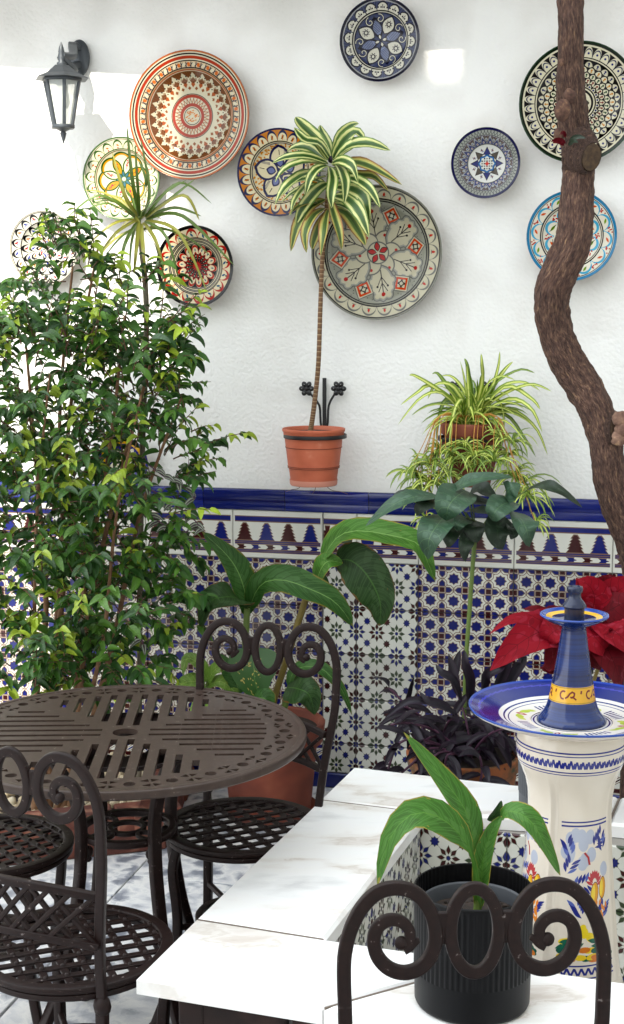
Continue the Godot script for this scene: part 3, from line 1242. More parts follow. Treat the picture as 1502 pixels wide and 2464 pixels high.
func make_materials() -> void:
	var m: StandardMaterial3D
	m = tri(mat("plaster", lin(.80, .80, .785), .85), 1.1)
	relief(m, noise_img(3, .11, 3, 512), .22)
	m.albedo_texture = ramp_tex(noise_img(4, .006, 4, 256), [[0.0, Color(.90, .895, .88)], [.35, Color(.965, .96, .95)], [.55, Color(1, 1, .995)], [1.0, Color(1, 1, 1)]])
	mat("dark_wood", Color(.30, .22, .16), .8)
	mat("grout", lin(.30, .28, .25), .9)
	var st := star_tile()
	var sh := st.im.duplicate() as Image
	sh.resize(512, 256)
	sh.convert(Image.FORMAT_L8)
	for q in 3:
		var tone: float = [1.0, .90, .95][q]
		m = mat("star_glaze_%d" % q, Color(tone, tone, tone * .99), .16)
		if q == 0:
			m.albedo_texture = st.tex()
			relief(m, sh, .10)
		else:
			m.albedo_texture = M.star_glaze_0.albedo_texture
			m.heightmap_enabled = true
			m.heightmap_texture = M.star_glaze_0.heightmap_texture
			m.heightmap_scale = .10
	var ft := flower_tile().tex()
	for q in 3:
		var tone: float = [1.0, .91, .95][q]
		mat("flower_glaze_%d" % q, Color(tone, tone, tone), .16, 0, ft)
	mat("border_glaze", Color(1, 1, 1), .16, 0, border_tile(4, 6, [MAROON, BLUE], true).tex())
	mat("border_glaze_plain", Color(1, 1, 1), .16, 0, border_tile(3, 4, [BLUE, MAROON, Color(.20, .26, .17)], false).tex())
	mat("foot_glaze", Color(1, 1, 1), .18, 0, foot_tile().tex())
	mat("blue_glaze", Color(.065, .115, .42), .12)
	mat("blue_glaze_dark", Color(.055, .095, .35), .12)
	# iron and cast metal
	m = mat("brown_metal", Color(1, 1, 1), .46)
	m.albedo_texture = ramp_tex(noise_img(9, .05, 5, 512), [[0, Color(.085, .052, .047)], [.45, Color(.11, .066, .058)], [.815, Color(.13, .08, .07)], [.83, Color(.38, .35, .34)], [1, Color(.52, .50, .50)]])
	tri(m, 2.5, false)
	m.metallic_specular = .3
	m = mat("table_metal", Color(1, 1, 1), .33)
	m.albedo_texture = ramp_tex(noise_img(19, .05, 5, 512), [[0, Color(.20, .16, .142)], [.5, Color(.235, .19, .168)], [.86, Color(.255, .205, .18)], [.875, Color(.46, .43, .41)], [1, Color(.5, .46, .44)]])
	tri(m, 2.0, false)
	m.metallic_specular = .35
	m = mat("black_iron", Color(.06, .06, .07), .45)
	m = mat("lamp_metal", Color(.27, .29, .31), .42, .35)
	# marble
	var vein := noise_img(21, .0045, 5, 512, FastNoiseLite.TYPE_SIMPLEX_SMOOTH, FastNoiseLite.FRACTAL_FBM, 70.0)
	for q in 3:
		m = mat("white_marble_%d" % q, Color(1, 1, 1), .28)
		m.albedo_texture = ramp_tex(vein, [[0, Color(.80, .80, .80)], [.12, Color(.86, .86, .855)], [.3, Color(.915, .915, .91)], [.6, Color(.915, .91, .90)], [.74, Color(.88, .865, .845)], [.80, Color(.80, .77, .735)], [.84, Color(.87, .85, .83)], [1, Color(.78, .74, .70)]]) if q == 0 else M.white_marble_0.albedo_texture
		tri(m, 1)
		m.uv1_scale = [Vector3(.9, 1, 2.3), Vector3(.8, 1, 1.9), Vector3(1.1, 1, 2.6)][q]
		m.uv1_offset = [Vector3.ZERO, Vector3(.37, .2, .61), Vector3(.7, .1, .15)][q]
	var vein2 := noise_img(25, .009, 6, 512, FastNoiseLite.TYPE_SIMPLEX_SMOOTH, FastNoiseLite.FRACTAL_FBM, 60.0)
	for q in 4:
		m = mat("grey_marble_%d" % q, Color(1, 1, 1), .35)
		m.albedo_texture = ramp_tex(vein2, [[0, Color(.34, .36, .40)], [.30, Color(.50, .515, .55)], [.45, Color(.72, .725, .74)], [.58, Color(.86, .855, .845)], [.78, Color(.74, .745, .76)], [1, Color(.50, .52, .55)]]) if q == 0 else M.grey_marble_0.albedo_texture
		tri(m, [1.6, 1.3, 1.8, 1.5][q])
		m.uv1_offset = [Vector3.ZERO, Vector3(.31, .5, .2), Vector3(.62, .2, .83), Vector3(.9, .7, .4)][q]
	mat("marble_joint", lin(.16, .125, .10), .95)
	m = tri(mat("joint_dirt", lin(.12, .115, .11), .95), 2)
	# earth, brick, stone
	for q in 3:
		m = tri(mat("brick_%d" % q, Color(1, 1, 1), .9), 4)
		m.albedo_texture = ramp_tex(noise_img(30 + q, .02, 4, 128), [[0, Color(.24, .12, .09)], [.5, [Color(.40, .20, .145), Color(.45, .25, .18), Color(.34, .17, .13)][q]], [1, Color(.58, .42, .34)]])
	for q in 2:
		m = tri(mat("dark_brick_%d" % q, Color(1, 1, 1), .9), 4)
		m.albedo_texture = ramp_tex(noise_img(37 + q, .02, 4, 128), [[0, Color(.08, .04, .03)], [.5, [Color(.13, .065, .05), Color(.11, .055, .045)][q]], [1, Color(.22, .14, .11)]])
	m = tri(mat("soil", Color(1, 1, 1), .98), 8)
	m.albedo_texture = ramp_tex(noise_img(35, .05, 4, 128), [[0, Color(.09, .07, .06)], [1, Color(.27, .21, .17)]])
	m = tri(mat("gravel", Color(1, 1, 1), .9), 9, true)
	m.albedo_texture = ramp_tex(noise_img(36, .02, 3, 128), [[0, Color(.52, .45, .36)], [.5, Color(.72, .66, .54)], [1, Color(.82, .79, .72)]])
	# clay and plastic pots
	m = tri(mat("orange_plastic", Color(1, 1, 1), .55), 3, false)
	m.albedo_texture = ramp_tex(noise_img(43, .015, 5, 256), [[0, Color(.66, .32, .21)], [.5, Color(.73, .37, .25)], [.78, Color(.75, .40, .28)], [1, Color(.80, .54, .44)]])
	m = tri(mat("pale_scuff", Color(.78, .52, .44), .7), 3)
	m = tri(mat("terracotta", Color(1, 1, 1), .8), 3, false)
	m.albedo_texture = ramp_tex(noise_img(40, .012, 4, 128), [[0, Color(.34, .145, .09)], [.5, Color(.45, .205, .13)], [.8, Color(.50, .26, .175)], [1, Color(.60, .42, .34)]])
	m = tri(mat("mossy_terracotta", Color(1, 1, 1), .9), 2.5, false)
	m.albedo_texture = ramp_tex(noise_img(41, .02, 4, 256), [[0, Color(.62, .34, .17)], [.42, Color(.58, .33, .18)], [.56, Color(.44, .30, .20)], [.68, Color(.16, .22, .14)], [.78, Color(.40, .30, .22)], [1, Color(.66, .45, .30)]])
	m = mat("black_plastic", Color(.035, .034, .04), .40)
	m.metallic_specular = .3
	m = mat("grey_plastic", Color(.26, .27, .29), .5)
	m = mat("slate_pot", Color(.30, .31, .33), .55)
	# wood, bark, stems
	m = mat("bark", Color(1, 1, 1), .92)
	var bk := noise_img(50, .035, 6, 512, FastNoiseLite.TYPE_SIMPLEX_SMOOTH, FastNoiseLite.FRACTAL_FBM, 30.0)
	var coarse := noise_img(54, .012, 3, 512)
	m.albedo_texture = ramp_tex(blended(bk, coarse, .45), [[0, Color(.19, .125, .10)], [.35, Color(.31, .215, .18)], [.6, Color(.40, .295, .245)], [.8, Color(.50, .385, .305)], [1, Color(.68, .54, .38)]])
	relief(m, noise_img(51, .03, 6, 512), 1.3)
	m.uv1_scale = Vector3(3, 3, 1)
	var pale := mat("bark_pale", Color(1.25, 1.3, 1.3), .92, 0, m.albedo_texture)
	tri(pale, 3)
	tri(mat("bark_knot", Color(.85, .82, .8), .92, 0, m.albedo_texture), 4)
	m = tri(mat("cut_wood", Color(1, 1, 1), .95), 9, true)
	m.albedo_texture = ramp_tex(noise_img(53, .05, 3, 128), [[0, Color(.17, .125, .09)], [1, Color(.38, .30, .215)]])
	m = tri(mat("ficus_bark", Color(1, 1, 1), .9), 6)
	m.albedo_texture = ramp_tex(noise_img(52, .03, 3, 128), [[0, Color(.36, .25, .17)], [1, Color(.58, .44, .32)]])
	m = mat("twig", Color(.36, .25, .18), .8)
	m = mat("ringed_stem", Color(1, 1, 1), .85)
	var rg := Image.create_empty(8, 256, false, Image.FORMAT_RGB8)
	for y in 256:
		var d := y % 16
		for x in 8:
			rg.set_pixel(x, y, Color(.62, .54, .42) if d < 3 else Color(.36, .25, .17).lerp(Color(.46, .34, .23), d / 16.0))
	m.albedo_texture = ImageTexture.create_from_image(rg)
	m.uv1_scale = Vector3(1, 4, 1)
	m = mat("grey_stem", Color(.40, .37, .31), .9)
	m = mat("green_stem", Color(.34, .42, .16), .6)
	m = mat("olive_stem", Color(.42, .36, .12), .6)
	m = mat("orange_runner", Color(.72, .52, .22), .7)
	m = mat("purple_stem", Color(.30, .16, .25), .6)
	# leaves
	var greens := [Color(.13, .26, .09), Color(.20, .345, .115), Color(.28, .43, .13), Color(.54, .62, .17)]
	for q in 4:
		leaf_mat("ficus_leaf_%d" % q, Color(1, 1, 1), .45, vein_tex(greens[q], (greens[q] as Color).lightened(.25), 7, 60 + q), .45)
	m = leaf_mat("ficus_leaves", Color(1, 1, 1), .45, null, .45)
	m.metallic_specular = .35
	m.vertex_color_use_as_albedo = true
	leaf_mat("marginata_leaf", Color(1, 1, 1), .4, stripe_tex([[0, Color(.34, .44, .15)], [.75, Color(.28, .39, .13)], [.92, Color(.38, .38, .14)], [1, Color(.45, .32, .16)]], .12, 3), .4)
	leaf_mat("marginata_leaf_yellow", Color(1, 1, 1), .4, stripe_tex([[0, Color(.58, .56, .20)], [.8, Color(.48, .50, .18)], [1, Color(.50, .36, .16)]], .12, 4), .4)
	leaf_mat("striped_leaf", Color(1, 1, 1), .42, stripe_tex([[0, Color(.20, .32, .12)], [.26, Color(.22, .36, .14)], [.36, Color(.36, .47, .22)], [.46, Color(.80, .80, .52)], [.74, Color(.84, .84, .58)], [.82, Color(.36, .48, .20)], [1, Color(.30, .42, .16)]], .10, 5), .35)
	leaf_mat("striped_leaf_worn", Color(1, 1, 1), .5, stripe_tex([[0, Color(.24, .34, .13)], [.3, Color(.28, .38, .15)], [.5, Color(.72, .70, .38)], [.72, Color(.66, .58, .30)], [.88, Color(.50, .34, .17)], [1, Color(.36, .22, .12)]], .16, 6), .35)
	leaf_mat("spider_leaf", Color(1, 1, 1), .42, stripe_tex([[0, Color(.84, .86, .50)], [.34, Color(.78, .81, .40)], [.46, Color(.50, .60, .16)], [1, Color(.42, .53, .12)]], .08, 7), .4)
	leaf_mat("spider_leaf_green", Color(1, 1, 1), .42, stripe_tex([[0, Color(.56, .64, .26)], [.3, Color(.48, .58, .20)], [.5, Color(.34, .46, .12)], [1, Color(.28, .40, .11)]], .08, 8), .4)
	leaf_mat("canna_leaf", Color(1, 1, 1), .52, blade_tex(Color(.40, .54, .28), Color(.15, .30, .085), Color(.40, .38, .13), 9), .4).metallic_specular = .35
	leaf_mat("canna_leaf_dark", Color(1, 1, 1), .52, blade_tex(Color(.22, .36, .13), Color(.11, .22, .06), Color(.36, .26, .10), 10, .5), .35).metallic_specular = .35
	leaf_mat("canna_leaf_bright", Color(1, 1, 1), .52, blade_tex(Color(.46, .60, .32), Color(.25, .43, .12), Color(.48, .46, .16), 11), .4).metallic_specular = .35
	var sp := Pic.new(128, 256, Color(.15, .30, .09), Vector2(128, 256), Vector2.ZERO)
	var r := RandomNumberGenerator.new()
	r.seed = 8
	for q in 45:
		sp.poly(blob(Vector2(r.randf_range(.35, .85), r.randf_range(.25, .9)), r.randf_range(.008, .03), r.randf_range(.006, .018), r.randf() * 3), Color(.66, .58, .30))
	sp.strk(PackedVector2Array([Vector2(.5, 0), Vector2(.5, 1)]), .02, Color(.28, .44, .2))
	leaf_mat("canna_leaf_spotted", Color(1, 1, 1), .45, ImageTexture.create_from_image(sp.im), .35)
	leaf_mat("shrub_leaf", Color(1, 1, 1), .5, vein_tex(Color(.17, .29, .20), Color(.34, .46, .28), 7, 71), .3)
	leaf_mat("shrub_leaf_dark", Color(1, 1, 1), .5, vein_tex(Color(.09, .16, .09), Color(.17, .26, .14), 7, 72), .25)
	leaf_mat("purple_leaf", Color(1, 1, 1), .42, stripe_tex([[0, Color(.085, .05, .09)], [.6, Color(.10, .065, .11)], [1, Color(.13, .06, .13)]], .14, 12), .08).metallic_specular = .35
	leaf_mat("purple_leaf_grey", Color(1, 1, 1), .45, stripe_tex([[0, Color(.13, .115, .145)], [.6, Color(.155, .14, .17)], [1, Color(.14, .08, .14)]], .14, 13), .08).metallic_specular = .35
	leaf_mat("red_bract", Color(1, 1, 1), .6, vein_tex(Color(.45, .024, .085), Color(.30, .012, .05), 9, 73), .3).metallic_specular = .2
	leaf_mat("red_bract_deep", Color(1, 1, 1), .6, vein_tex(Color(.31, .016, .055), Color(.21, .01, .035), 9, 74), .3).metallic_specular = .2
	leaf_mat("seedling_leaf", Color(1, 1, 1), .50, blade_tex(Color(.30, .47, .16), Color(.215, .39, .105), Color(.50, .46, .18), 14, .4), .4).metallic_specular = .35
	leaf_mat("cane_leaf", Color(1, 1, 1), .45, vein_tex(Color(.44, .58, .22), Color(.74, .80, .52), 8, 75), .4)
	leaf_mat("zebra_leaf", Color(1, 1, 1), .45, stripe_tex([[0, Color(.24, .18, .24)], [.2, Color(.25, .2, .22)], [.32, Color(.52, .56, .48)], [.6, Color(.54, .58, .50)], [.72, Color(.22, .20, .2)], [1, Color(.2, .2, .16)]], .1, 15), .2)
	# glazed pottery
	for q in 11:
		mat("plate_%d" % q, Color(1, 1, 1), .14, 0, plate_pic(q)).metallic_specular = .38
	mat("plate_back", Color(.62, .52, .42), .6)
	mat("column_glaze", Color(1, 1, 1), .15, 0, column_pic())
	mat("bone_glaze", Color(.83, .79, .73), .18)
	mat("bowl_glaze", Color(1, 1, 1), .12, 0, bowl_pic())
	mat("spout_glaze", Color(1, 1, 1), .07, 0, brush_tex())
	mat("spout_light", Color(.12, .25, .55), .16)
	mat("spout_yellow", Color(.84, .66, .16), .18)
	mat("scroll_glaze", Color(1, 1, 1), .16, 0, scroll_pic())
	mat("spout_worn", Color(.055, .105, .22), .25)
	for q in M:
		if "leaf" in q or "bract" in q or "leaves" in q:
			M[q].cull_mode = BaseMaterial3D.CULL_DISABLED
	var pane := mat("lamp_pane", Color(.93, .95, .93, .45), .12)
	pane.transparency = BaseMaterial3D.TRANSPARENCY_ALPHA
	pane.cull_mode = BaseMaterial3D.CULL_DISABLED
	m = mat("bulb", Color(.90, .90, .88), .4)

# ------------------------------------------------------------------ setting
func slab_mesh(w: float, d: float, h: float, bev := .003) -> ArrayMesh:
	var mb := MB.new()
	mb.box(Vector3(w, h, d), Transform3D(), bev)
	return mb.mesh()

func make_floor() -> void:
	var mb := MB.new()
	mb.face([Vector3(-60, -.012, -60), Vector3(60, -.012, -60), Vector3(60, -.012, 60), Vector3(-60, -.012, 60)])
	var g := structure("floor", mb.mesh(), M.joint_dirt)
	var a := slab_mesh(.396, .596, .03)
	var b := slab_mesh(.396, .296, .03)
	var R := Transform3D(WX.basis, Vector3(-.12, 0, -4.72))
	for i in range(-5, 8):
		var z := -.05 + (.15 if i % 2 else 0.0)
		var j := 0
		while z < 4.6:
			var small := (i * 7 + j * 3) % 4 == 0
			var l := .3 if small else .6
			part("paving_slab", b if small else a, M["grey_marble_%d" % ((i * 5 + j * 3 + 40) % 4)], g, R * Transform3D(Basis(Vector3.UP, rng.randf_range(-.002, .002)), Vector3(i * .4, -.015 + rng.randf_range(-.0012, .0012), z + l / 2)))
			z += l
			j += 1

func tile_mesh(w: float, h: float, u0 := 0.0, u1 := 1.0, v0 := 0.0, v1 := 1.0, d := .008, bev := .0025) -> ArrayMesh:
	# origin at the top left corner of its front; stands d proud of z = 0
	var mb := MB.new()
	var P := [Vector3(bev, -bev, d), Vector3(w - bev, -bev, d), Vector3(w - bev, -h + bev, d), Vector3(bev, -h + bev, d)]
	var Q := [Vector3(0, 0, d - bev), Vector3(w, 0, d - bev), Vector3(w, -h, d - bev), Vector3(0, -h, d - bev)]
	var B := [Vector3(0, 0, 0), Vector3(w, 0, 0), Vector3(w, -h, 0), Vector3(0, -h, 0)]
	var U := [Vector2(u0, v0), Vector2(u1, v0), Vector2(u1, v1), Vector2(u0, v1)]
	mb.face(P, U)
	for i in 4:
		var j := (i + 1) % 4
		mb.face([Q[i], Q[j], P[j], P[i]], [U[i], U[j], U[j], U[i]])
		mb.face([B[i], B[j], Q[j], Q[i]], [U[i], U[j], U[j], U[i]])
	return mb.mesh()

func make_wall() -> void:
	var w := thing("tiled_courtyard_wall", "white plastered courtyard wall with a blue and white patterned tile dado", "wall", WX)
	var mb := MB.new()
	mb.box(Vector3(9, 3.6, .25), pos(Vector3(0, 1.75, -.125 - .012)), .004)
	part("plaster", mb.mesh(), M.plaster, w)
	mb = MB.new()
	mb.box(Vector3(9, .99, .012), pos(Vector3(0, .515, -.0055)), .001)
	part("grout_bed", mb.mesh(), M.grout, w)
	var sc := on_wall(778.7, 1395).x
	var sdx := on_wall(860.2, 1395).x
	var se := on_wall(1008.3, 1400).x
	var SW := .3105
	var RH := .1555
	var top := .781
	var gap := .0024
	# runs of columns: [left edge, width, u0, u1, kind]
	var cols := []
	for i in range(1, 9):
		cols.append([sc - i * SW, SW, 0.0, 1.0, "star"])
	cols.append([sc + .002, sdx - sc - .002, 1 - (sdx - sc) / .2075, 1.0, "flower"])
	cols.append([sdx, se - sdx, 0.0, 1.0, "flower"])
	for i in 6:
		cols.append([se + i * SW, SW, 0.0, 1.0, "star"])
	var made := {}
	for c in cols:
		var key := "%s %.4f" % [c[4], c[1]]
		if not made.has(key):
			made[key] = [tile_mesh(c[1] - gap, RH - gap, c[2], c[3]), tile_mesh(c[1] - gap, .163 - gap, c[2], c[3])]
		part("border_tile", made[key][1], M.border_glaze if c[4] == "star" else M.border_glaze_plain, w, pos(Vector3(c[0], top + .163 - gap / 2, rng.randf_range(0, .0006))))
		for r in (4 if c[4] == "star" else 5):
			var h := RH
			var me: ArrayMesh = made[key][0]
			if r == 4:
				h = top - 4 * RH - .055
				me = tile_mesh(c[1] - gap, h - gap, c[2], c[3], 0, h / RH)
			part("tile", me, M["%s_glaze_%d" % [c[4], rng.randi() % 3]], w, Transform3D(Basis(Vector3.BACK, rng.randf_range(-.003, .003)) * Basis(Vector3.RIGHT, rng.randf_range(-.006, .006)) * Basis(Vector3.UP, rng.randf_range(-.005, .005)), Vector3(c[0], top - r * RH - gap / 2, rng.randf_range(0, .0007))))
		if c[4] == "star":
			part("foot_tile", tile_mesh(c[1] - gap, .104, 0, 1), M.foot_glaze, w, pos(Vector3(c[0], top - 4 * RH - gap / 2, 0)))
	# blue skirting and the blue moulding on top
	var trim := func(width: float) -> ArrayMesh:
		var t := MB.new()
		var pr := [Vector2(0, 0), Vector2(.009, 0), Vector2(.011, .003), Vector2(.011, .022), Vector2(.009, .025), Vector2(.009, .028), Vector2(.013, .034), Vector2(.016, .045), Vector2(.0165, .060), Vector2(.014, .067), Vector2(.009, .0705), Vector2(0, .071)]
		var rows := []
		for p in pr:
			rows.append(PackedVector3Array([Vector3(0, p.y, p.x), Vector3(width, p.y, p.x)]))
		rows.reverse()
		t.grid(rows)
		for x in [0.0, width]:
			var pts := []
			for p in pr:
				pts.append(Vector3(x, p.y, p.x))
			if x == 0.0:
				pts.reverse()
			t.face(pts)
		return t.mesh()
	var joint0 := on_wall(493, 1175).x
	var tw := .2835
	var tm: ArrayMesh = trim.call(tw - .002)
	for i in range(-9, 10):
		var x := joint0 + i * tw
		part("moulding_tile", tm, M.blue_glaze if rng.randf() < .7 else M.blue_glaze_dark, w, pos(Vector3(x, .944, rng.randf_range(0, .0008))))
	var sk := tile_mesh(.198, .052, 0, 1, 0, 1, .012, .004)
	for i in range(-14, 12):
		part("skirting_tile", sk, M.blue_glaze_dark if i % 3 == 0 else M.blue_glaze, w, pos(Vector3(i * .2, .053, 0)))

func make_surroundings() -> void:
	# the patio's other sides, which give the light its shape: an eave over the wall and the house opposite
	var e := thing("roof_eave", "dark boarded eave running above the plate wall", "eave", WX)
	var mb := MB.new()
	mb.box(Vector3(4.2, .12, 1.0), Transform3D(Basis(Vector3.UP, -.11), Vector3(-1.85, 2.91, -.075)), .01)
	mb.box(Vector3(4.2, .12, .7), pos(Vector3(2.36, 2.912, .17)), .01)
	part("eave_board", mb.mesh(), M.dark_wood, e)
	var h := thing("opposite_house", "white house on the far side of the courtyard", "house", WX)
	mb = MB.new()
	# out from the wall, the sun comes down .85 per metre and shifts .05 along it
	var o := 6.1
	var top := 2.60 + .85 * o
	var sh := .05 * o
	var blocks := [[-.44, .365, top], [.365, .462, 2.345 + .85 * o], [.462, 3.2, top], [-.86, -.44, 1.40 + .85 * o]]
	for b in blocks:
		mb.box(Vector3(b[1] - b[0], b[2], .3), pos(Vector3((b[0] + b[1]) / 2 - sh, b[2] / 2, o + .15)), .004)
	part("wall", mb.mesh(), M.plaster, h)
	var s := thing("side_wall", "white side wall of the courtyard", "wall", WX)
	mb = MB.new()
	mb.box(Vector3(.25, 7.5, 6.0), pos(Vector3(2.5, 3.75, 3.05)), .01)
	part("wall", mb.mesh(), M.plaster, s)

func make_bed() -> void:
	var g := thing("planting_bed", "low brick edged planting bed with pale stones at the foot of the wall", "planting bed")
	var A := Vector3(-1.75, 0, -3.76)
	var B := Vector3(-.43, 0, -4.14)
	var C := Vector3(-.40, 0, -4.80)
	var mb := MB.new()
	mb.face([Vector3(A.x, .055, A.z), Vector3(-1.75, .055, -5.2), Vector3(C.x - .02, .055, C.z - .0), Vector3(B.x, .055, B.z)])
	part("soil", mb.mesh(), M.soil, g)
	var bm := slab_mesh(.196, .098, .062, .006)
	var bm2 := slab_mesh(.096, .098, .062, .006)
	for run in [[B, A], [B, C]]:
		var d: Vector3 = (run[1] - run[0]).normalized()
		var L: float = (run[1] - run[0]).length()
		var yaw := atan2(-d.z, d.x)
		var inn := Vector3(d.z, 0, -d.x)
		if inn.dot(Vector3(-1.1, 0, -4.6) - B) < 0:
			inn = -inn
		for row in 2:
			var x := .0 if row == 0 else -.05
			x += .055
			while x < L:
				var p: Vector3 = run[0] + d * (x + .05) + inn * .05 + Vector3(0, .031 + row * .066, 0)
				part("brick", bm, M["brick_%d" % (rng.randi() % 3)], g, Transform3D(Basis(Vector3.UP, yaw + rng.randf_range(-.03, .03)), p + inn * rng.randf_range(-.004, .004)))
				x += .204
	var stones := []
	for q in 2:
		var sm := MB.new()
		var r2 := RandomNumberGenerator.new()
		r2.seed = 5 + q
		sm.ball(Vector3.ZERO, Vector3(1, .7, .85), 7, 5)
		for i in sm.v.size():
			sm.v[i] *= 1 + .18 * sin(sm.v[i].x * 5 + q) * cos(sm.v[i].z * 4 + q * 2)
		stones.append(sm.mesh())
	for q in 2:
		var mm := MultiMesh.new()
		mm.transform_format = MultiMesh.TRANSFORM_3D
		mm.mesh = stones[q]
		mm.instance_count = 340
		for i in 340:
			var p := Vector3(rng.randf_range(-1.4, -.5), 0, 0)
			var zf := lerpf(A.z, B.z, (p.x - A.x) / (B.x - A.x)) - .12
			var zb := -WALL_D + WALL_T * p.x + .04
			p.z = rng.randf_range(zb, zf)
			p.y = .058 + rng.randf_range(0, .012)
			var s := rng.randf_range(.010, .026)
			mm.set_instance_transform(i, Transform3D(Basis.from_euler(Vector3(rng.randf() * 3, rng.randf() * 6, rng.randf() * 3)) * Basis.from_scale(Vector3.ONE * s), p))
		var o := MultiMeshInstance3D.new()
		o.name = "stones" if q == 0 else "stones_001"
		o.multimesh = mm
		o.material_override = M.gravel
		o.set_meta("kind", "stuff")
		g.add_child(o)

# ------------------------------------------------------------------ the marble ledge round the basin
func prism(poly: PackedVector2Array, y0: float, y1: float, bev := .004) -> ArrayMesh:
	# x, z outline given clockwise seen from above
	var mb := MB.new()
	var N := poly.size()
	if not Geometry2D.is_polygon_clockwise(poly):
		poly.reverse()
	poly.reverse()
	var ins: PackedVector2Array = Geometry2D.offset_polygon(poly, -bev)[0]
	if ins.size() != N:
		ins = poly
	# match the inset's start to the outline's
	var k0 := 0
	for k in N:
		if ins[k].distance_to(poly[0]) < ins[k0].distance_to(poly[0]):
			k0 = k
	var top := []
	var rim := []
	var mid := []
	var low := []
	for i in N:
		var q := ins[(i + k0) % N]
		top.append(Vector3(q.x, y1, q.y))
		mid.append(Vector3(poly[i].x, y1 - bev, poly[i].y))
		low.append(Vector3(poly[i].x, y0, poly[i].y))
	var tmp: Vector3 = (top[2] - top[0]).cross(top[1] - top[0])
	var up := tmp.y > 0
	var tri := Geometry2D.triangulate_polygon(ins)
	for t in range(0, tri.size(), 3):
		var a: Vector2 = ins[tri[t]]
		var b: Vector2 = ins[tri[t + 1]]
		var c: Vector2 = ins[tri[t + 2]]
		var P := [Vector3(a.x, y1, a.y), Vector3(b.x, y1, b.y), Vector3(c.x, y1, c.y)]
		if (P[2] - P[0]).cross(P[1] - P[0]).y < 0:
			P = [P[0], P[2], P[1]]
		mb.face(P)
		var Q := [Vector3(a.x, y0, a.y), Vector3(b.x, y0, b.y), Vector3(c.x, y0, c.y)]
		if (Q[2] - Q[0]).cross(Q[1] - Q[0]).y > 0:
			Q = [Q[0], Q[2], Q[1]]
		mb.face(Q)
	var cen := Vector3.ZERO
	for p in low:
		cen += p / N
	for i in N:
		var j := (i + 1) % N
		var e: Vector3 = low[j] - low[i]
		var out := Vector3(e.z, 0, -e.x)
		# which side is outside: test with a point just off the edge
		var m2 := Vector2((low[i].x + low[j].x) / 2, (low[i].z + low[j].z) / 2) + Vector2(out.x, out.z).normalized() * .002
		if Geometry2D.is_point_in_polygon(m2, poly):
			out = -out
		for q in [[low[i], low[j], mid[j], mid[i]], [mid[i], mid[j], top[j], top[i]]]:
			var f: Vector3 = (q[2] - q[0]).cross(q[1] - q[0])
			if f.dot(out + Vector3.UP * .2) < 0:
				q = [q[3], q[2], q[1], q[0]]
			mb.face(q)
	return mb.mesh()

func v2(p: Vector3) -> Vector2:
	return Vector2(p.x, p.z)

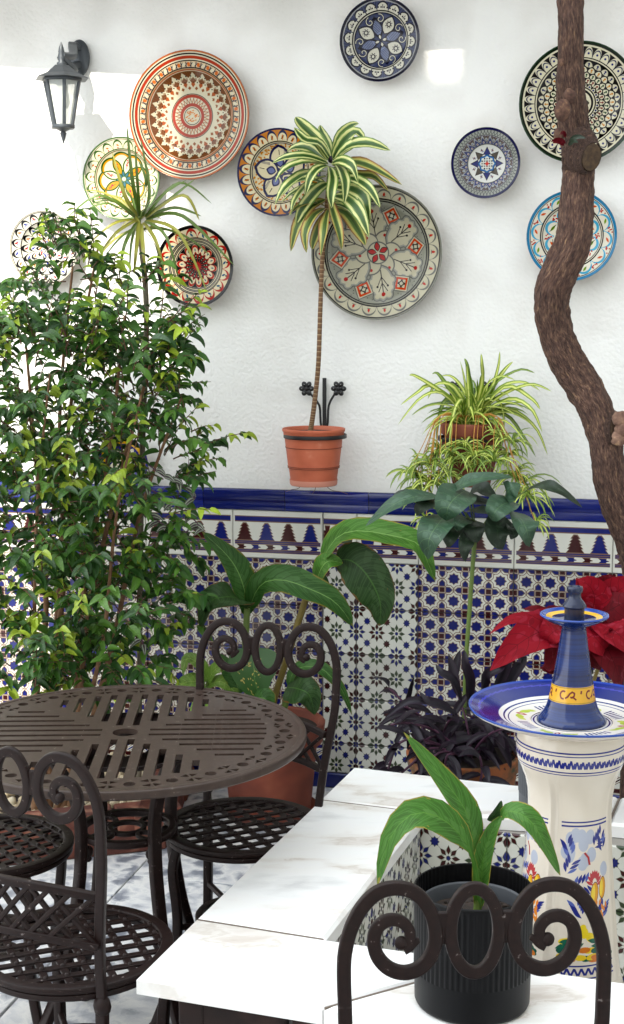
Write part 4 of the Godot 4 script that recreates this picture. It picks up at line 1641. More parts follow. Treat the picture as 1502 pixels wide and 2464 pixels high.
func make_counter() -> void:
	var H := .45
	var T := .033
	var fl := v2(on_level(328, 2350, H))
	var bl := v2(on_level(850, 1845, H))
	var dl := Vector2(.3937, .1325).normalized()      # along the back and front ledges
	var il := v2(on_level(783, 2258, H))              # inner corner at the front left
	var ib := Vector2(.262, -3.226)                   # inner corner at the back left
	var g := thing("marble_topped_basin", "brick basin wall topped with pale marble slabs around the fountain", "basin")
	var jf := v2(on_level(471, 2209, H))              # joints of the slabs on the outer edge
	var jb := v2(on_level(770, 1922, H))
	var e := .0022
	var off := (fl - bl).normalized() * e
	var jr := v2(on_level(1491, 1917, H))
	var jq := v2(on_level(1464, 1980, H))
	var pieces := [
		[PackedVector2Array([bl, jr - dl * e, jq - dl * e, ib, jb - off]), 0],
		[PackedVector2Array([jr + dl * e, jr + dl * 1.2, jq + dl * 1.2, jq + dl * e]), 1],
		[PackedVector2Array([jb + off, ib + off, il - off, jf - off]), 2],
		[PackedVector2Array([jf + off, il + off, il + dl * .2995, fl + dl * .3445, fl]), 1],
		[PackedVector2Array([il + dl * .303, il + dl * 1.5, fl + dl * 1.6, fl + dl * .348]), 0],
	]
	for p in pieces:
		part("marble_slab", prism(p[0], H - T, H, .007), M["white_marble_%d" % p[1]], g)
	for q in [[jb, ib], [jf, il], [jr, jq], [il + dl * .30125, fl + dl * .34625]]:
		var d: Vector2 = (q[1] - q[0]).normalized()
		var sd := Vector2(-d.y, d.x) * .0021
		part("joint", prism(PackedVector2Array([q[0] + d * .004 + sd, q[1] - d * .004 + sd, q[1] - d * .004 - sd, q[0] + d * .004 - sd]), H - T + .002, H - .0022, .0003), M.marble_joint, g)
	# inner tiled sides
	var inner := func(a: Vector2, dir: Vector2, length: float, u_off: float) -> void:
		# tiles hang below the slab, facing into the basin
		var x := 0.0
		var nrm := Vector2(-dir.y, dir.x)
		var B := Basis(Vector3(dir.x, 0, dir.y), Vector3.UP, Vector3(dir.x, 0, dir.y).cross(Vector3.UP))
		var t := Transform3D(B, Vector3(a.x, 0, a.y))
		var back := MB.new()
		back.box(Vector3(length, .42, .05), t * pos(Vector3(length / 2, .205, -.0255)), .001)
		part("masonry", back.mesh(), M.grout, g)
		var w := .2075 - u_off
		var u0 := u_off / .2075
		while x < length - .01:
			var ww := minf(w, length - x)
			for r in 3:
				var h: float = [.1555, .1555, .1][r]
				part("tile", tile_mesh(ww - .0024, h - .0024, u0, u0 + ww / .2075, 0, h / .1555), M["flower_glaze_%d" % (rng.randi() % 3)], g, t * pos(Vector3(x, H - T - .001 - r * .1555, rng.randf_range(0, .0005))))
			x += ww
			w = .2075
			u0 = 0.0
	var nb := Vector2(dl.y, -dl.x)
	if nb.y > 0:
		nb = -nb
	inner.call(ib + nb * .018 + dl * -.012, dl, 1.5, .0)
	var ld := (ib - il).normalized()
	var nl := Vector2(ld.y, -ld.x)
	if nl.x > 0:
		nl = -nl
	inner.call(il + nl * .018, ld, (ib - il).length() + .006, .08)
	# floor of the basin
	part("basin_floor", prism(PackedVector2Array([il - dl * .04, ib - dl * .04, ib + dl * 1.5, il + dl * 1.45]), .04, .10, .002), M.white_marble_2, g)
	# brick outside, set back under the slabs
	var bm := slab_mesh(.208, .05, .060, .005)
	var lo := (bl - fl).normalized()
	var nfl := Vector2(-lo.y, lo.x)
	if nfl.x < 0:
		nfl = -nfl
	var s0 := fl + lo * .05 + dl * .05
	for face in [[s0, dl, 1.5], [s0, lo, (bl - fl).length() - .08]]:
		var d: Vector2 = face[1]
		var inw: Vector2 = lo if d == dl else dl
		var core := PackedVector2Array([face[0] + inw * .018, face[0] + d * face[2] + inw * .018, face[0] + d * face[2] + inw * .09, face[0] + inw * .09])
		if d == dl:
			part("mortar_core", prism(core, .0, H - T - .001, .002), M.joint_dirt, g)
		else:
			core[0] += d * .1
			core[3] += d * .1
			part("mortar_core", prism(core, .0, H - T - .001, .002), M.joint_dirt, g)
		for r in 6:
			var x := .0 if r % 2 else .104
			while x < face[2] - .1:
				var c: Vector2 = face[0] + d * (x + .106) + inw * .03
				part("brick", bm, M["dark_brick_%d" % (rng.randi() % 2)], g, Transform3D(Basis(Vector3.UP, atan2(-d.y, d.x) + rng.randf_range(-.01, .01)), Vector3(c.x, .035 + r * .0665, c.y)))
				x += .217

# ------------------------------------------------------------------ plates
func plate(label: String, x: float, y: float, rad: float, q: int, rim: Color, deep := .045, spin := 0.0, tilt := .03) -> void:
	var c := on_wall(x, y, .02)
	var B := Basis(Vector3.RIGHT, Vector3.BACK, Vector3.DOWN)
	var t := WX * Transform3D(Basis(Vector3.RIGHT, tilt) * Basis(Vector3.BACK, spin) * B, Vector3(c.x, c.y, .004 + rad * tilt))
	var o := thing("wall_plate", label, "plate", t, "painted ceramic plates hung on the white wall")
	var mb := MB.new()
	var R := rad
	mb.lathe([Vector2(.985 * R, deep - .001), Vector2(.90 * R, deep - .0055), Vector2(.74 * R, deep - .009), Vector2(.69 * R, deep - .014), Vector2(.62 * R, .018), Vector2(.5 * R, .013), Vector2(.25 * R, .011), Vector2(0.0005, .010)], 56)
	for i in mb.v.size():
		mb.uv[i] = Vector2(.5 + mb.v[i].x / R * .497, .5 + mb.v[i].z / R * .497)
	var dish := part("painted_dish", mb.mesh(), M["plate_%d" % q], o)
	mb = MB.new()
	mb.lathe([Vector2(.46 * R, .0), Vector2(.50 * R, .0), Vector2(.66 * R, .008), Vector2(.74 * R, deep - .02), Vector2(.96 * R, deep - .012), Vector2(.985 * R, deep - .0085)], 56)
	part("underside", mb.mesh(), M.plate_back, dish)
	mb = MB.new()
	mb.lathe([Vector2(.985 * R, deep - .0085), Vector2(.998 * R, deep - .006), Vector2(1.0 * R, deep - .002), Vector2(.996 * R, deep + .001), Vector2(.985 * R, deep - .001)], 56)
	var key := "rim_glaze_%d" % q
	if not M.has(key):
		mat(key, rim, .2)
	part("rim", mb.mesh(), M[key], o)

func make_plates() -> void:
	plate("largest orange and brown plate with a zigzag star, right of the lantern", 463, 279, .203, 0, Color(.60, .34, .18), .05, .2)
	plate("navy and white arabesque plate, highest plate on the wall", 917, 97, .1265, 1, Color(.10, .11, .25), .04, .3)
	plate("large black fish scale plate with a dark green rim behind the tree trunk", 1394, 248, .179, 2, Color(.12, .22, .13), .045)
	plate("smallest plate, a navy rimmed bowl with an eight pointed star", 1172, 393, .107, 3, Color(.10, .10, .28), .05)
	plate("turquoise rimmed plate with red dots, lower one behind the tree trunk", 1377, 567, .137, 4, Color(.14, .46, .60), .042, .4)
	plate("large grey plate with scalloped petals and orange diamonds", 910, 608, .211, 5, Color(.46, .46, .42), .045, .15)
	plate("navy and ochre flower plate half hidden by the striped potted plant", 676, 415, .138, 6, Color(.10, .11, .28), .042, .2)
	plate("green and yellow interlaced plate tucked below the orange plate", 298, 430, .134, 7, Color(.36, .46, .30), .04, .1)
	plate("black petalled plate with coloured flecks, leftmost on the wall", 113, 597, .124, 8, Color(.56, .54, .50), .04)
	plate("red rosette plate with a black rim", 474, 640, .132, 9, Color(.08, .07, .08), .04, .1)
	plate("blue and yellow plate mostly hidden behind the leafy bush", 300, 1112, .09, 10, Color(.10, .13, .42), .035)

# ------------------------------------------------------------------ lantern
func make_lamp() -> void:
	var c := on_wall(192, 140, .0)
	var top := on_wall(147, 100, .17)
	var tip := on_wall(140, 347, .17)
	var o := thing("wall_lantern", "grey metal six sided lantern on a curved wall bracket", "lantern", WX * pos(Vector3(top.x, 0, .17)))
	var x := top.x
	var Y := func(y: float) -> float: return on_wall(143, y, .17).y
	var U := .00128 * (WALL_D - .1) / WALL_D
	var mb := MB.new()
	var bp := Vector3(c.x - x, c.y, -.17)
	var pr := [Vector2(.0, .0), Vector2(.05, .0), Vector2(.052, .004), Vector2(.048, .010), Vector2(.035, .016), Vector2(.02, .02), Vector2(.0005, .021)]
	mb.lathe(pr, 28, Transform3D(Basis(Vector3.RIGHT * .72, Vector3.BACK, Vector3.DOWN * 1.15), bp))
	var mount := part("wall_mount", mb.mesh(), M.lamp_metal, o)
	mb = MB.new()
	var y0: float = Y.call(158)
	mb.sweep(smooth([bp + Vector3(0, -.02, .012), bp + Vector3(-.004, -.035, .06), Vector3(.012, y0 + .0, -.07), Vector3(.002, y0 + .018, -.012), Vector3(0, y0 + .03, 0)], 16), rect_prof(.013, .011), false, Vector3.UP)
	mb.sweep(smooth([bp + Vector3(0, .028, .012), bp + Vector3(-.004, .035, .05), Vector3(.014, Y.call(126), -.06), Vector3(0, Y.call(133), 0)], 12), rect_prof(.014, .010), false, Vector3.UP)
	part("bracket_arm", mb.mesh(), M.lamp_metal, mount)
	mb = MB.new()
	mb.lathe([Vector2(.012, Y.call(160)), Vector2(.016, Y.call(152)), Vector2(.009, Y.call(147)), Vector2(.013, Y.call(140)), Vector2(.008, Y.call(134)), Vector2(.010, Y.call(124)), Vector2(.0075, Y.call(114)), Vector2(.0005, Y.call(100))], 12)
	var fin := mb
	# roof: six sided, flared
	mb = MB.new()
	var rows := []
	for q in [[.092, 190.0], [.088, 188.0], [.058, 178.0], [.036, 165.0], [.026, 158.0], [.012, 155.0]]:
		var row := PackedVector3Array()
		for k in 6:
			var a := -TAU * (k + .5) / 6
			row.append(Vector3(sin(a) * q[0], Y.call(q[1]), cos(a) * q[0]))
		rows.append(row)
	for i in rows.size() - 1:
		for k in 6:
			var k2 := (k + 1) % 6
			mb.face([rows[i][k], rows[i + 1][k], rows[i + 1][k2], rows[i][k2]])
	var under := []
	for k in 6:
		under.append(rows[0][k])
	mb.face(under)
	var roof := part("roof", mb.mesh(), M.lamp_metal, o)
	part("finial", fin.mesh(), M.lamp_metal, roof)
	var rt := .060
	var rb := .031
	var yt: float = Y.call(192)
	var yb: float = Y.call(305)
	mb = MB.new()
	for q in [[rt + .003, yt], [rb + .004, yb]]:
		var ring := []
		for k in 6:
			var a := -TAU * (k + .5) / 6
			ring.append(Vector3(sin(a) * q[0], q[1], cos(a) * q[0]))
		mb.sweep(ring, rect_prof(.005, .006), true)
	var frame := part("frame", mb.mesh(), M.lamp_metal, o)
	for k in 6:
		var a := -TAU * (k + .5) / 6
		var a2 := -TAU * (k + 1.5) / 6
		var P := [Vector3(sin(a) * rt, yt, cos(a) * rt), Vector3(sin(a2) * rt, yt, cos(a2) * rt), Vector3(sin(a2) * rb, yb, cos(a2) * rb), Vector3(sin(a) * rb, yb, cos(a) * rb)]
		var gl := MB.new()
		gl.face([P[0] * .985 + Vector3(0, yt * .015, 0), P[3] * .985 + Vector3(0, yb * .015, 0), P[2] * .985 + Vector3(0, yb * .015, 0), P[1] * .985 + Vector3(0, yt * .015, 0)])
		part("pane", gl.mesh(), M.lamp_pane, frame)
		var br := MB.new()
		br.sweep([P[0], P[3]], rect_prof(.0055, .0045), false, P[0] * Vector3(1, 0, 1))
		part("corner_bar", br.mesh(), M.lamp_metal, frame)
	mb = MB.new()
	mb.lathe([Vector2(.0005, Y.call(347)), Vector2(.006, Y.call(333)), Vector2(.0105, Y.call(321)), Vector2(.007, Y.call(317)), Vector2(.018, Y.call(313)), Vector2(.030, Y.call(308)), Vector2(.035, Y.call(303)), Vector2(.0005, Y.call(302))], 12)
	part("drop_finial", mb.mesh(), M.lamp_metal, frame)
	mb = MB.new()
	mb.lathe([Vector2(.0005, Y.call(264)), Vector2(.012, Y.call(262)), Vector2(.022, Y.call(252)), Vector2(.024, Y.call(238)), Vector2(.019, Y.call(224)), Vector2(.016, Y.call(220))], 16)
	var bulb := part("bulb", mb.mesh(), M.bulb, o)
	mb = MB.new()
	mb.lathe([Vector2(.016, Y.call(222)), Vector2(.018, Y.call(216)), Vector2(.018, Y.call(200)), Vector2(.012, Y.call(191))], 14)
	part("bulb_holder", mb.mesh(), M.grey_plastic, bulb)

# ------------------------------------------------------------------ pots and plants on the wall
func bracket(o: Node3D, cx: float, r: float, yr: float, off: float, y_top: float, y_bot: float, flowers: Array) -> void:
	# wall axes; o stands at the wall's origin
	var mb := MB.new()
	mb.box(Vector3(.013, y_top - y_bot, .005), pos(Vector3(cx, (y_top + y_bot) / 2, .006)), .001)
	part("wall_bar", mb.mesh(), M.black_iron, o)
	var c := Vector3(cx, yr, off)
	mb = MB.new()
	mb.sweep(circle_path(c, r, 40), rect_prof(.003, .006), true)
	mb.sweep([Vector3(cx, yr, .006), Vector3(cx, yr, off - r)], rect_prof(.006, .004))
	mb.sweep(smooth([Vector3(cx, y_bot + .01, .008), Vector3(cx, y_bot + .0, off * .6), Vector3(cx, yr - .004, off - r * .2)], 8), rect_prof(.005, .003))
	part("pot_ring", mb.mesh(), M.black_iron, o)
	for f in flowers:
		mb = MB.new()
		var s := signf(f.x - cx)
		mb.sweep(smooth([Vector3(cx + s * .004, y_bot, .008), Vector3(cx + s * .012, lerpf(y_bot, f.y, .3), .010), Vector3(cx + s * .016, lerpf(y_bot, f.y, .65), .012), Vector3(f.x - s * .012, f.y - .016, .014), f], 12), rect_prof(.0035, .0025), false, Vector3.BACK)
		part("curled_stem", mb.mesh(), M.black_iron, o)
		mb = MB.new()
		for k in 6:
			var a := TAU * (k + .5) / 6
			var d := Vector3(sin(a), cos(a), 0)
			var e := Vector3(d.y, -d.x, 0)
			var cc: Vector3 = f + d * .0155
			var rows := []
			for q in [[1.0, .0], [.6, .002], [.1, .0035]]:
				var row := PackedVector3Array()
				for i in 12:
					row.append(cc + (d * cos(-TAU * i / 12) * .0105 + e * sin(-TAU * i / 12) * .0088) * q[0] + Vector3(0, 0, q[1]))
				rows.append(row)
			mb.grid(rows, true)
		mb.ball(f + Vector3(0, 0, .003), Vector3(.007, .007, .004), 8, 5)
		part("iron_flower", mb.mesh(), M.black_iron, o)

func pot_mesh(prof: Array, seg := 40) -> ArrayMesh:
	var mb := MB.new()
	mb.lathe(prof, seg)
	return mb.mesh()

func make_wall_pots() -> void:
	var off := .135
	# the striped corn plant in its orange pot
	var rim := on_wall(755, 1030, off)
	var foot := on_wall(752, 1166, off)
	var r := (on_wall(828, 1034, off).x - on_wall(680, 1034, off).x) / 2
	var b := thing("iron_pot_bracket", "black iron wall bracket with two flowers holding the orange plastic pot", "bracket", WX, "flowered iron pot brackets")
	bracket(b, on_wall(782, 970).x, r * .975, rim.y - (rim.y - foot.y) * .135, off, on_wall(782, 909).y, on_wall(782, 1050).y, [on_wall(738, 935, .016), on_wall(815, 935, .016)])
	var h := rim.y - foot.y
	var o := thing("potted_plant", "striped corn plant on a tall bare stem in an orange plastic pot on the wall", "potted plant", WX * pos(Vector3(rim.x, foot.y, off)))
	var rb := r * .72
	var pot1 := part("pot", pot_mesh([Vector2(.0005, .004), Vector2(rb * .9, .004), Vector2(rb, .0), Vector2(rb + .002, .006), Vector2(rb + .003, .025), Vector2(lerpf(rb, r, .26), h * .30), Vector2(lerpf(rb, r, .28) + .001, h * .31), Vector2(lerpf(rb, r, .58), h * .66), Vector2(lerpf(rb, r, .60), h * .67), Vector2(lerpf(rb, r, .74), h * .86), Vector2(r * .955, h * .875), Vector2(r * .965, h * .935), Vector2(r * .995, h * .95), Vector2(r, h * .99), Vector2(r * .98, h), Vector2(r * .93, h * .99), Vector2(r * .90, h * .9)]), M.orange_plastic, o)
	var mb := MB.new()
	mb.lathe([Vector2(rb + .0005, -.0005), Vector2(rb + .0035, .004), Vector2(rb + .0045, .018)], 40)
	part("scuffed_foot", mb.mesh(), M.pale_scuff, pot1)
	for q in [.31, .335, .67]:
		mb = MB.new()
		var gr: float = lerpf(rb, r, q * .87) + .0032 - q * .003
		mb.sweep(circle_path(Vector3(0, h * q, 0), gr, 48), round_prof(.0011, 5), true)
		part("groove_line", mb.mesh(), M.terracotta, pot1)
	for q in [[-.03, .02, -.055], [.045, .03, .075], [.02, .05, -.01]]:
		part("root", tube(smooth([Vector3(q[0], .004, q[1]), Vector3(q[0] + q[2] * .3, -.012, q[1] + .005), Vector3(q[0] + q[2] * .7, -.016, q[1]), Vector3(q[0] + q[2], -.022, q[1] + .008)], 8), .0009, 4), M.twig, pot1)
	part("soil", pot_mesh([Vector2(r * .93, h * .93), Vector2(r * .5, h * .945), Vector2(.0005, h * .95)]), M.soil, pot1)
	var inv := o.transform.affine_inverse()
	var at := func(x: float, y: float, f: float) -> Vector3: return inv * (WX * on_wall(x, y, f))
	var stem := smooth([at.call(747, 1038, off), at.call(755, 985, off), at.call(766, 880, off + .01), at.call(771, 740, off + .01), at.call(776, 620, off + .005), at.call(785, 510, off), at.call(793, 400, off)], 36)
	var sc := []
	for i in 37:
		sc.append(lerpf(1.15, .85, i / 36.0))
	part("stem", tube(stem, .0072, 10, sc), M.ringed_stem, o)
	rng.seed = 21
	# explicit big leaves of the crown, then whorls down the stem
	var lf := [
		[[795, 388], [765, 340], [725, 300], [711, 281], .036, .02, 0], [[797, 385], [770, 345], [733, 335], [708, 306], .034, .06, 0],
		[[800, 382], [825, 340], [858, 318], [880, 345], .034, .03, 0], [[800, 380], [815, 330], [845, 303], [864, 297], .026, -.02, 0],
		[[803, 388], [840, 352], [890, 345], [940, 362], .036, .05, 0], [[800, 392], [818, 405], [830, 440], [828, 490], .040, .09, 0],
		[[790, 392], [740, 375], [690, 378], [655, 392], .034, .05, 0], [[788, 400], [740, 392], [690, 408], [662, 438], .036, .08, 0],
		[[800, 398], [850, 390], [900, 405], [968, 445], .034, .05, 1], [[803, 402], [860, 420], [900, 425], [935, 460], .030, .02, 1],
		[[786, 412], [735, 420], [690, 450], [662, 492], .040, .09, 0], [[785, 425], [745, 440], [712, 480], [700, 520], .040, .10, 0],
		[[790, 440], [760, 460], [725, 505], [712, 540], .036, .07, 0], [[803, 430], [850, 430], [890, 455], [915, 500], .040, .08, 0],
		[[803, 450], [850, 455], [880, 480], [890, 540], .036, .06, 0], [[803, 470], [840, 480], [870, 520], [888, 570], .040, .08, 0],
		[[795, 480], [800, 510], [815, 560], [822, 600], .036, .10, 1], [[785, 480], [745, 500], [715, 545], [700, 605], .038, .07, 1],
		[[785, 500], [755, 520], [735, 560], [738, 608], .032, .09, 1], [[792, 500], [785, 530], [780, 570], [772, 617], .036, .10, 1],
		[[790, 505], [770, 540], [755, 580], [752, 600], .030, .06, 1], [[800, 500], [835, 515], [865, 560], [880, 590], .034, .04, 1],
		[[798, 385], [790, 350], [775, 320], [770, 300], .030, -.03, 0], [[800, 385], [830, 360], [860, 345], [905, 350], .030, -.04, 0],
		[[790, 395], [750, 360], [715, 355], [690, 365], .030, -.05, 0], [[795, 460], [830, 440], [870, 440], [905, 470], .030, -.05, 0],
		[[790, 450], [750, 430], [700, 440], [680, 470], .030, -.05, 0], [[793, 400], [800, 430], [795, 470], [798, 500], .032, .11, 0],
		[[798, 392], [822, 385], [850, 400], [862, 440], .034, .09, 0], [[790, 398], [765, 405], [745, 430], [735, 470], .034, .10, 0],
	]
	for q in lf:
		var pts := []
		for i in 4:
			var t := i / 3.0
			pts.append(at.call(q[i][0], q[i][1], off + float(q[5]) * sin(t * PI * .62) * 1.05))
		part("leaf", leaf(pts, q[4] * rng.randf_range(.95, 1.5), Vector3(rng.randf_range(-.7, .7), rng.randf_range(.3, .9), .7), rng.randf_range(.15, .5), "lance", 10, .04), M.striped_leaf if q[6] == 0 else M.striped_leaf_worn, o)
	for i in 7:
		var base: Vector3 = at.call(rng.randf_range(784, 800), rng.randf_range(395, 505), off)
		part("leaf", leaf(arch(base, rng.randf() * TAU, rng.randf_range(-.1, .5), rng.randf_range(.13, .2), rng.randf_range(1.2, 2.2)), .034, Vector3(.1, .8, .6), .35, "lance", 9, .05), M.striped_leaf if i % 3 else M.striped_leaf_worn, o)
	part("crown_heart", leaf([at.call(796, 392, off + .02), at.call(796, 384, off + .03), at.call(797, 374, off + .03)], .016, Vector3.BACK, .4, "lance", 6), M.purple_leaf, o)

	# the spider plant in its double pot
	rim = on_wall(1137, 1016, off)
	foot = on_wall(1135, 1168, off)
	r = (on_wall(1212, 1020, off).x - on_wall(1062, 1020, off).x) / 2
	h = rim.y - foot.y
	b = thing("iron_pot_bracket", "black iron wall bracket holding the spider plant's stacked pots", "bracket", WX, "flowered iron pot brackets")
	bracket(b, on_wall(1140, 1000).x, r * .95, rim.y - .05, off, rim.y + .1, rim.y - .09, [on_wall(1095, 935, .016), on_wall(1172, 935, .016)])
	o = thing("potted_plant", "spider plant spilling plantlets from two stacked terracotta pots on the wall", "potted plant", WX * pos(Vector3(rim.x, foot.y, off)))
	var inv2 := o.transform.affine_inverse()
	at = func(x: float, y: float, f: float) -> Vector3: return inv2 * (WX * on_wall(x, y, f))
	part("upper_pot", pot_mesh([Vector2(r * .85, h * .66), Vector2(r * .90, h * .80), Vector2(r * .985, h * .82), Vector2(r * 1.0, h * .96), Vector2(r * .99, h), Vector2(r * .94, h), Vector2(r * .91, h * .9)]), M.terracotta, o)
	part("lower_pot", pot_mesh([Vector2(.0005, 0), Vector2(r * .58, 0), Vector2(r * .60, .004), Vector2(r * .86, h * .56), Vector2(r * .97, h * .575), Vector2(r * .99, h * .70), Vector2(r * .96, h * .72), Vector2(r * .88, h * .71)]), M.terracotta, o)
	part("soil", pot_mesh([Vector2(r * .94, h * .93), Vector2(r * .5, h * .96), Vector2(.0005, h * .97)]), M.soil, o)
	var heart := Vector3(0, h * .97, 0)
	var long := [
		[[1120, 985], [1050, 935], [1000, 905], [985, 903]], [[1115, 985], [1040, 930], [1005, 945], [964, 975]], [[1110, 990], [1060, 945], [1010, 960], [958, 1022]],
		[[1125, 985], [1090, 930], [1050, 925], [1030, 960]], [[1140, 985], [1130, 920], [1125, 880], [1118, 862]], [[1145, 985], [1160, 920], [1160, 880], [1158, 850]],
		[[1150, 985], [1185, 930], [1200, 880], [1203, 845]], [[1155, 985], [1190, 925], [1250, 890], [1288, 898]], [[1160, 985], [1210, 930], [1260, 920], [1300, 940]],
		[[1160, 985], [1220, 945], [1280, 925], [1328, 942]], [[1165, 990], [1230, 960], [1280, 985], [1305, 1040]], [[1165, 990], [1230, 985], [1290, 1030], [1318, 1095]],
		[[1160, 990], [1220, 1000], [1260, 1050], [1290, 1100]], [[1130, 990], [1110, 960], [1090, 1000], [1080, 1085]], [[1135, 990], [1125, 980], [1128, 1020], [1100, 1080]],
		[[1150, 990], [1170, 960], [1205, 970], [1215, 1030]], [[1120, 990], [1080, 960], [1060, 990], [1050, 1060]], [[1150, 985], [1170, 930], [1205, 905], [1240, 915]],
		[[1125, 985], [1085, 940], [1055, 900], [1040, 900]], [[1140, 985], [1110, 930], [1085, 905], [1060, 905]], [[1150, 985], [1180, 940], [1215, 890], [1235, 870]],
		[[1130, 985], [1090, 970], [1030, 975], [990, 1000]], [[1160, 985], [1220, 930], [1280, 960], [1300, 985]],
	]
	for q in long:
		var pts := []
		var f := rng.randf_range(-.02, .13)
		for i in 4:
			pts.append(at.call(q[i][0], q[i][1], maxf(.02, off + f * sin(i / 3.0 * PI * .6))))
		part("leaf", leaf(pts, rng.randf_range(.013, .019), Vector3(rng.randf_range(-.3, .3), .7, .8), .3, "strap", 10), M.spider_leaf if rng.randf() < .75 else M.spider_leaf_green, o)
	for i in 72:
		part("leaf", leaf(arch(heart + Vector3(rng.randf_range(-.04, .04), -.005, rng.randf_range(-.04, .05)), rng.randf() * TAU if i % 2 else rng.randf_range(-1.8, 1.8), rng.randf_range(.5, 1.5), rng.randf_range(.12, .23), rng.randf_range(1.0, 2.4)), rng.randf_range(.010, .016), Vector3(0, .8, .6), .3, "strap", 8), M.spider_leaf if rng.randf() < .7 else M.spider_leaf_green, o)
	var pl := [[1010, 1120, 1.0], [985, 1140, .8], [1050, 1105, 1.0], [1070, 1140, 1.0], [1030, 1160, 1.0], [1120, 1075, .9], [1165, 1085, .9], [1235, 1065, .9], [1205, 1055, .8], [1262, 1165, 1.2], [1250, 1190, .9], [1015, 1220, .8], [1025, 1250, .7], [1150, 1120, .8], [1060, 1080, .8], [1290, 1260, .7], [1000, 1175, .7], [1095, 1110, .8], [1035, 1115, 1.0], [1055, 1165, .9], [1085, 1090, .9], [1140, 1100, .9], [1190, 1110, .9], [1225, 1095, .9], [1275, 1195, .9], [1240, 1150, .9], [1000, 1150, .9]]
	for q in pl:
		var f := off + rng.randf_range(.08, .15)
		var c: Vector3 = at.call(q[0], q[1], f)
		var st := Vector3(clampf(c.x, -r, r) * .9, h * .98, r * .75)
		part("runner", tube(smooth([heart + Vector3(0, .02, .03), st + Vector3(0, .03, .02), (st + c) / 2 + Vector3(0, .02, .03), c], 12), .0013, 5), M.orange_runner, o)
		for i in 17:
			part("plantlet_leaf", leaf(arch(c, rng.randf() * TAU, rng.randf_range(-.1, 1.2), rng.randf_range(.065, .125) * q[2], rng.randf_range(1.6, 3.2), 5), rng.randf_range(.006, .0095), Vector3(0, .7, .7), .3, "strap", 6), M.spider_leaf if rng.randf() < .6 else M.spider_leaf_green, o)

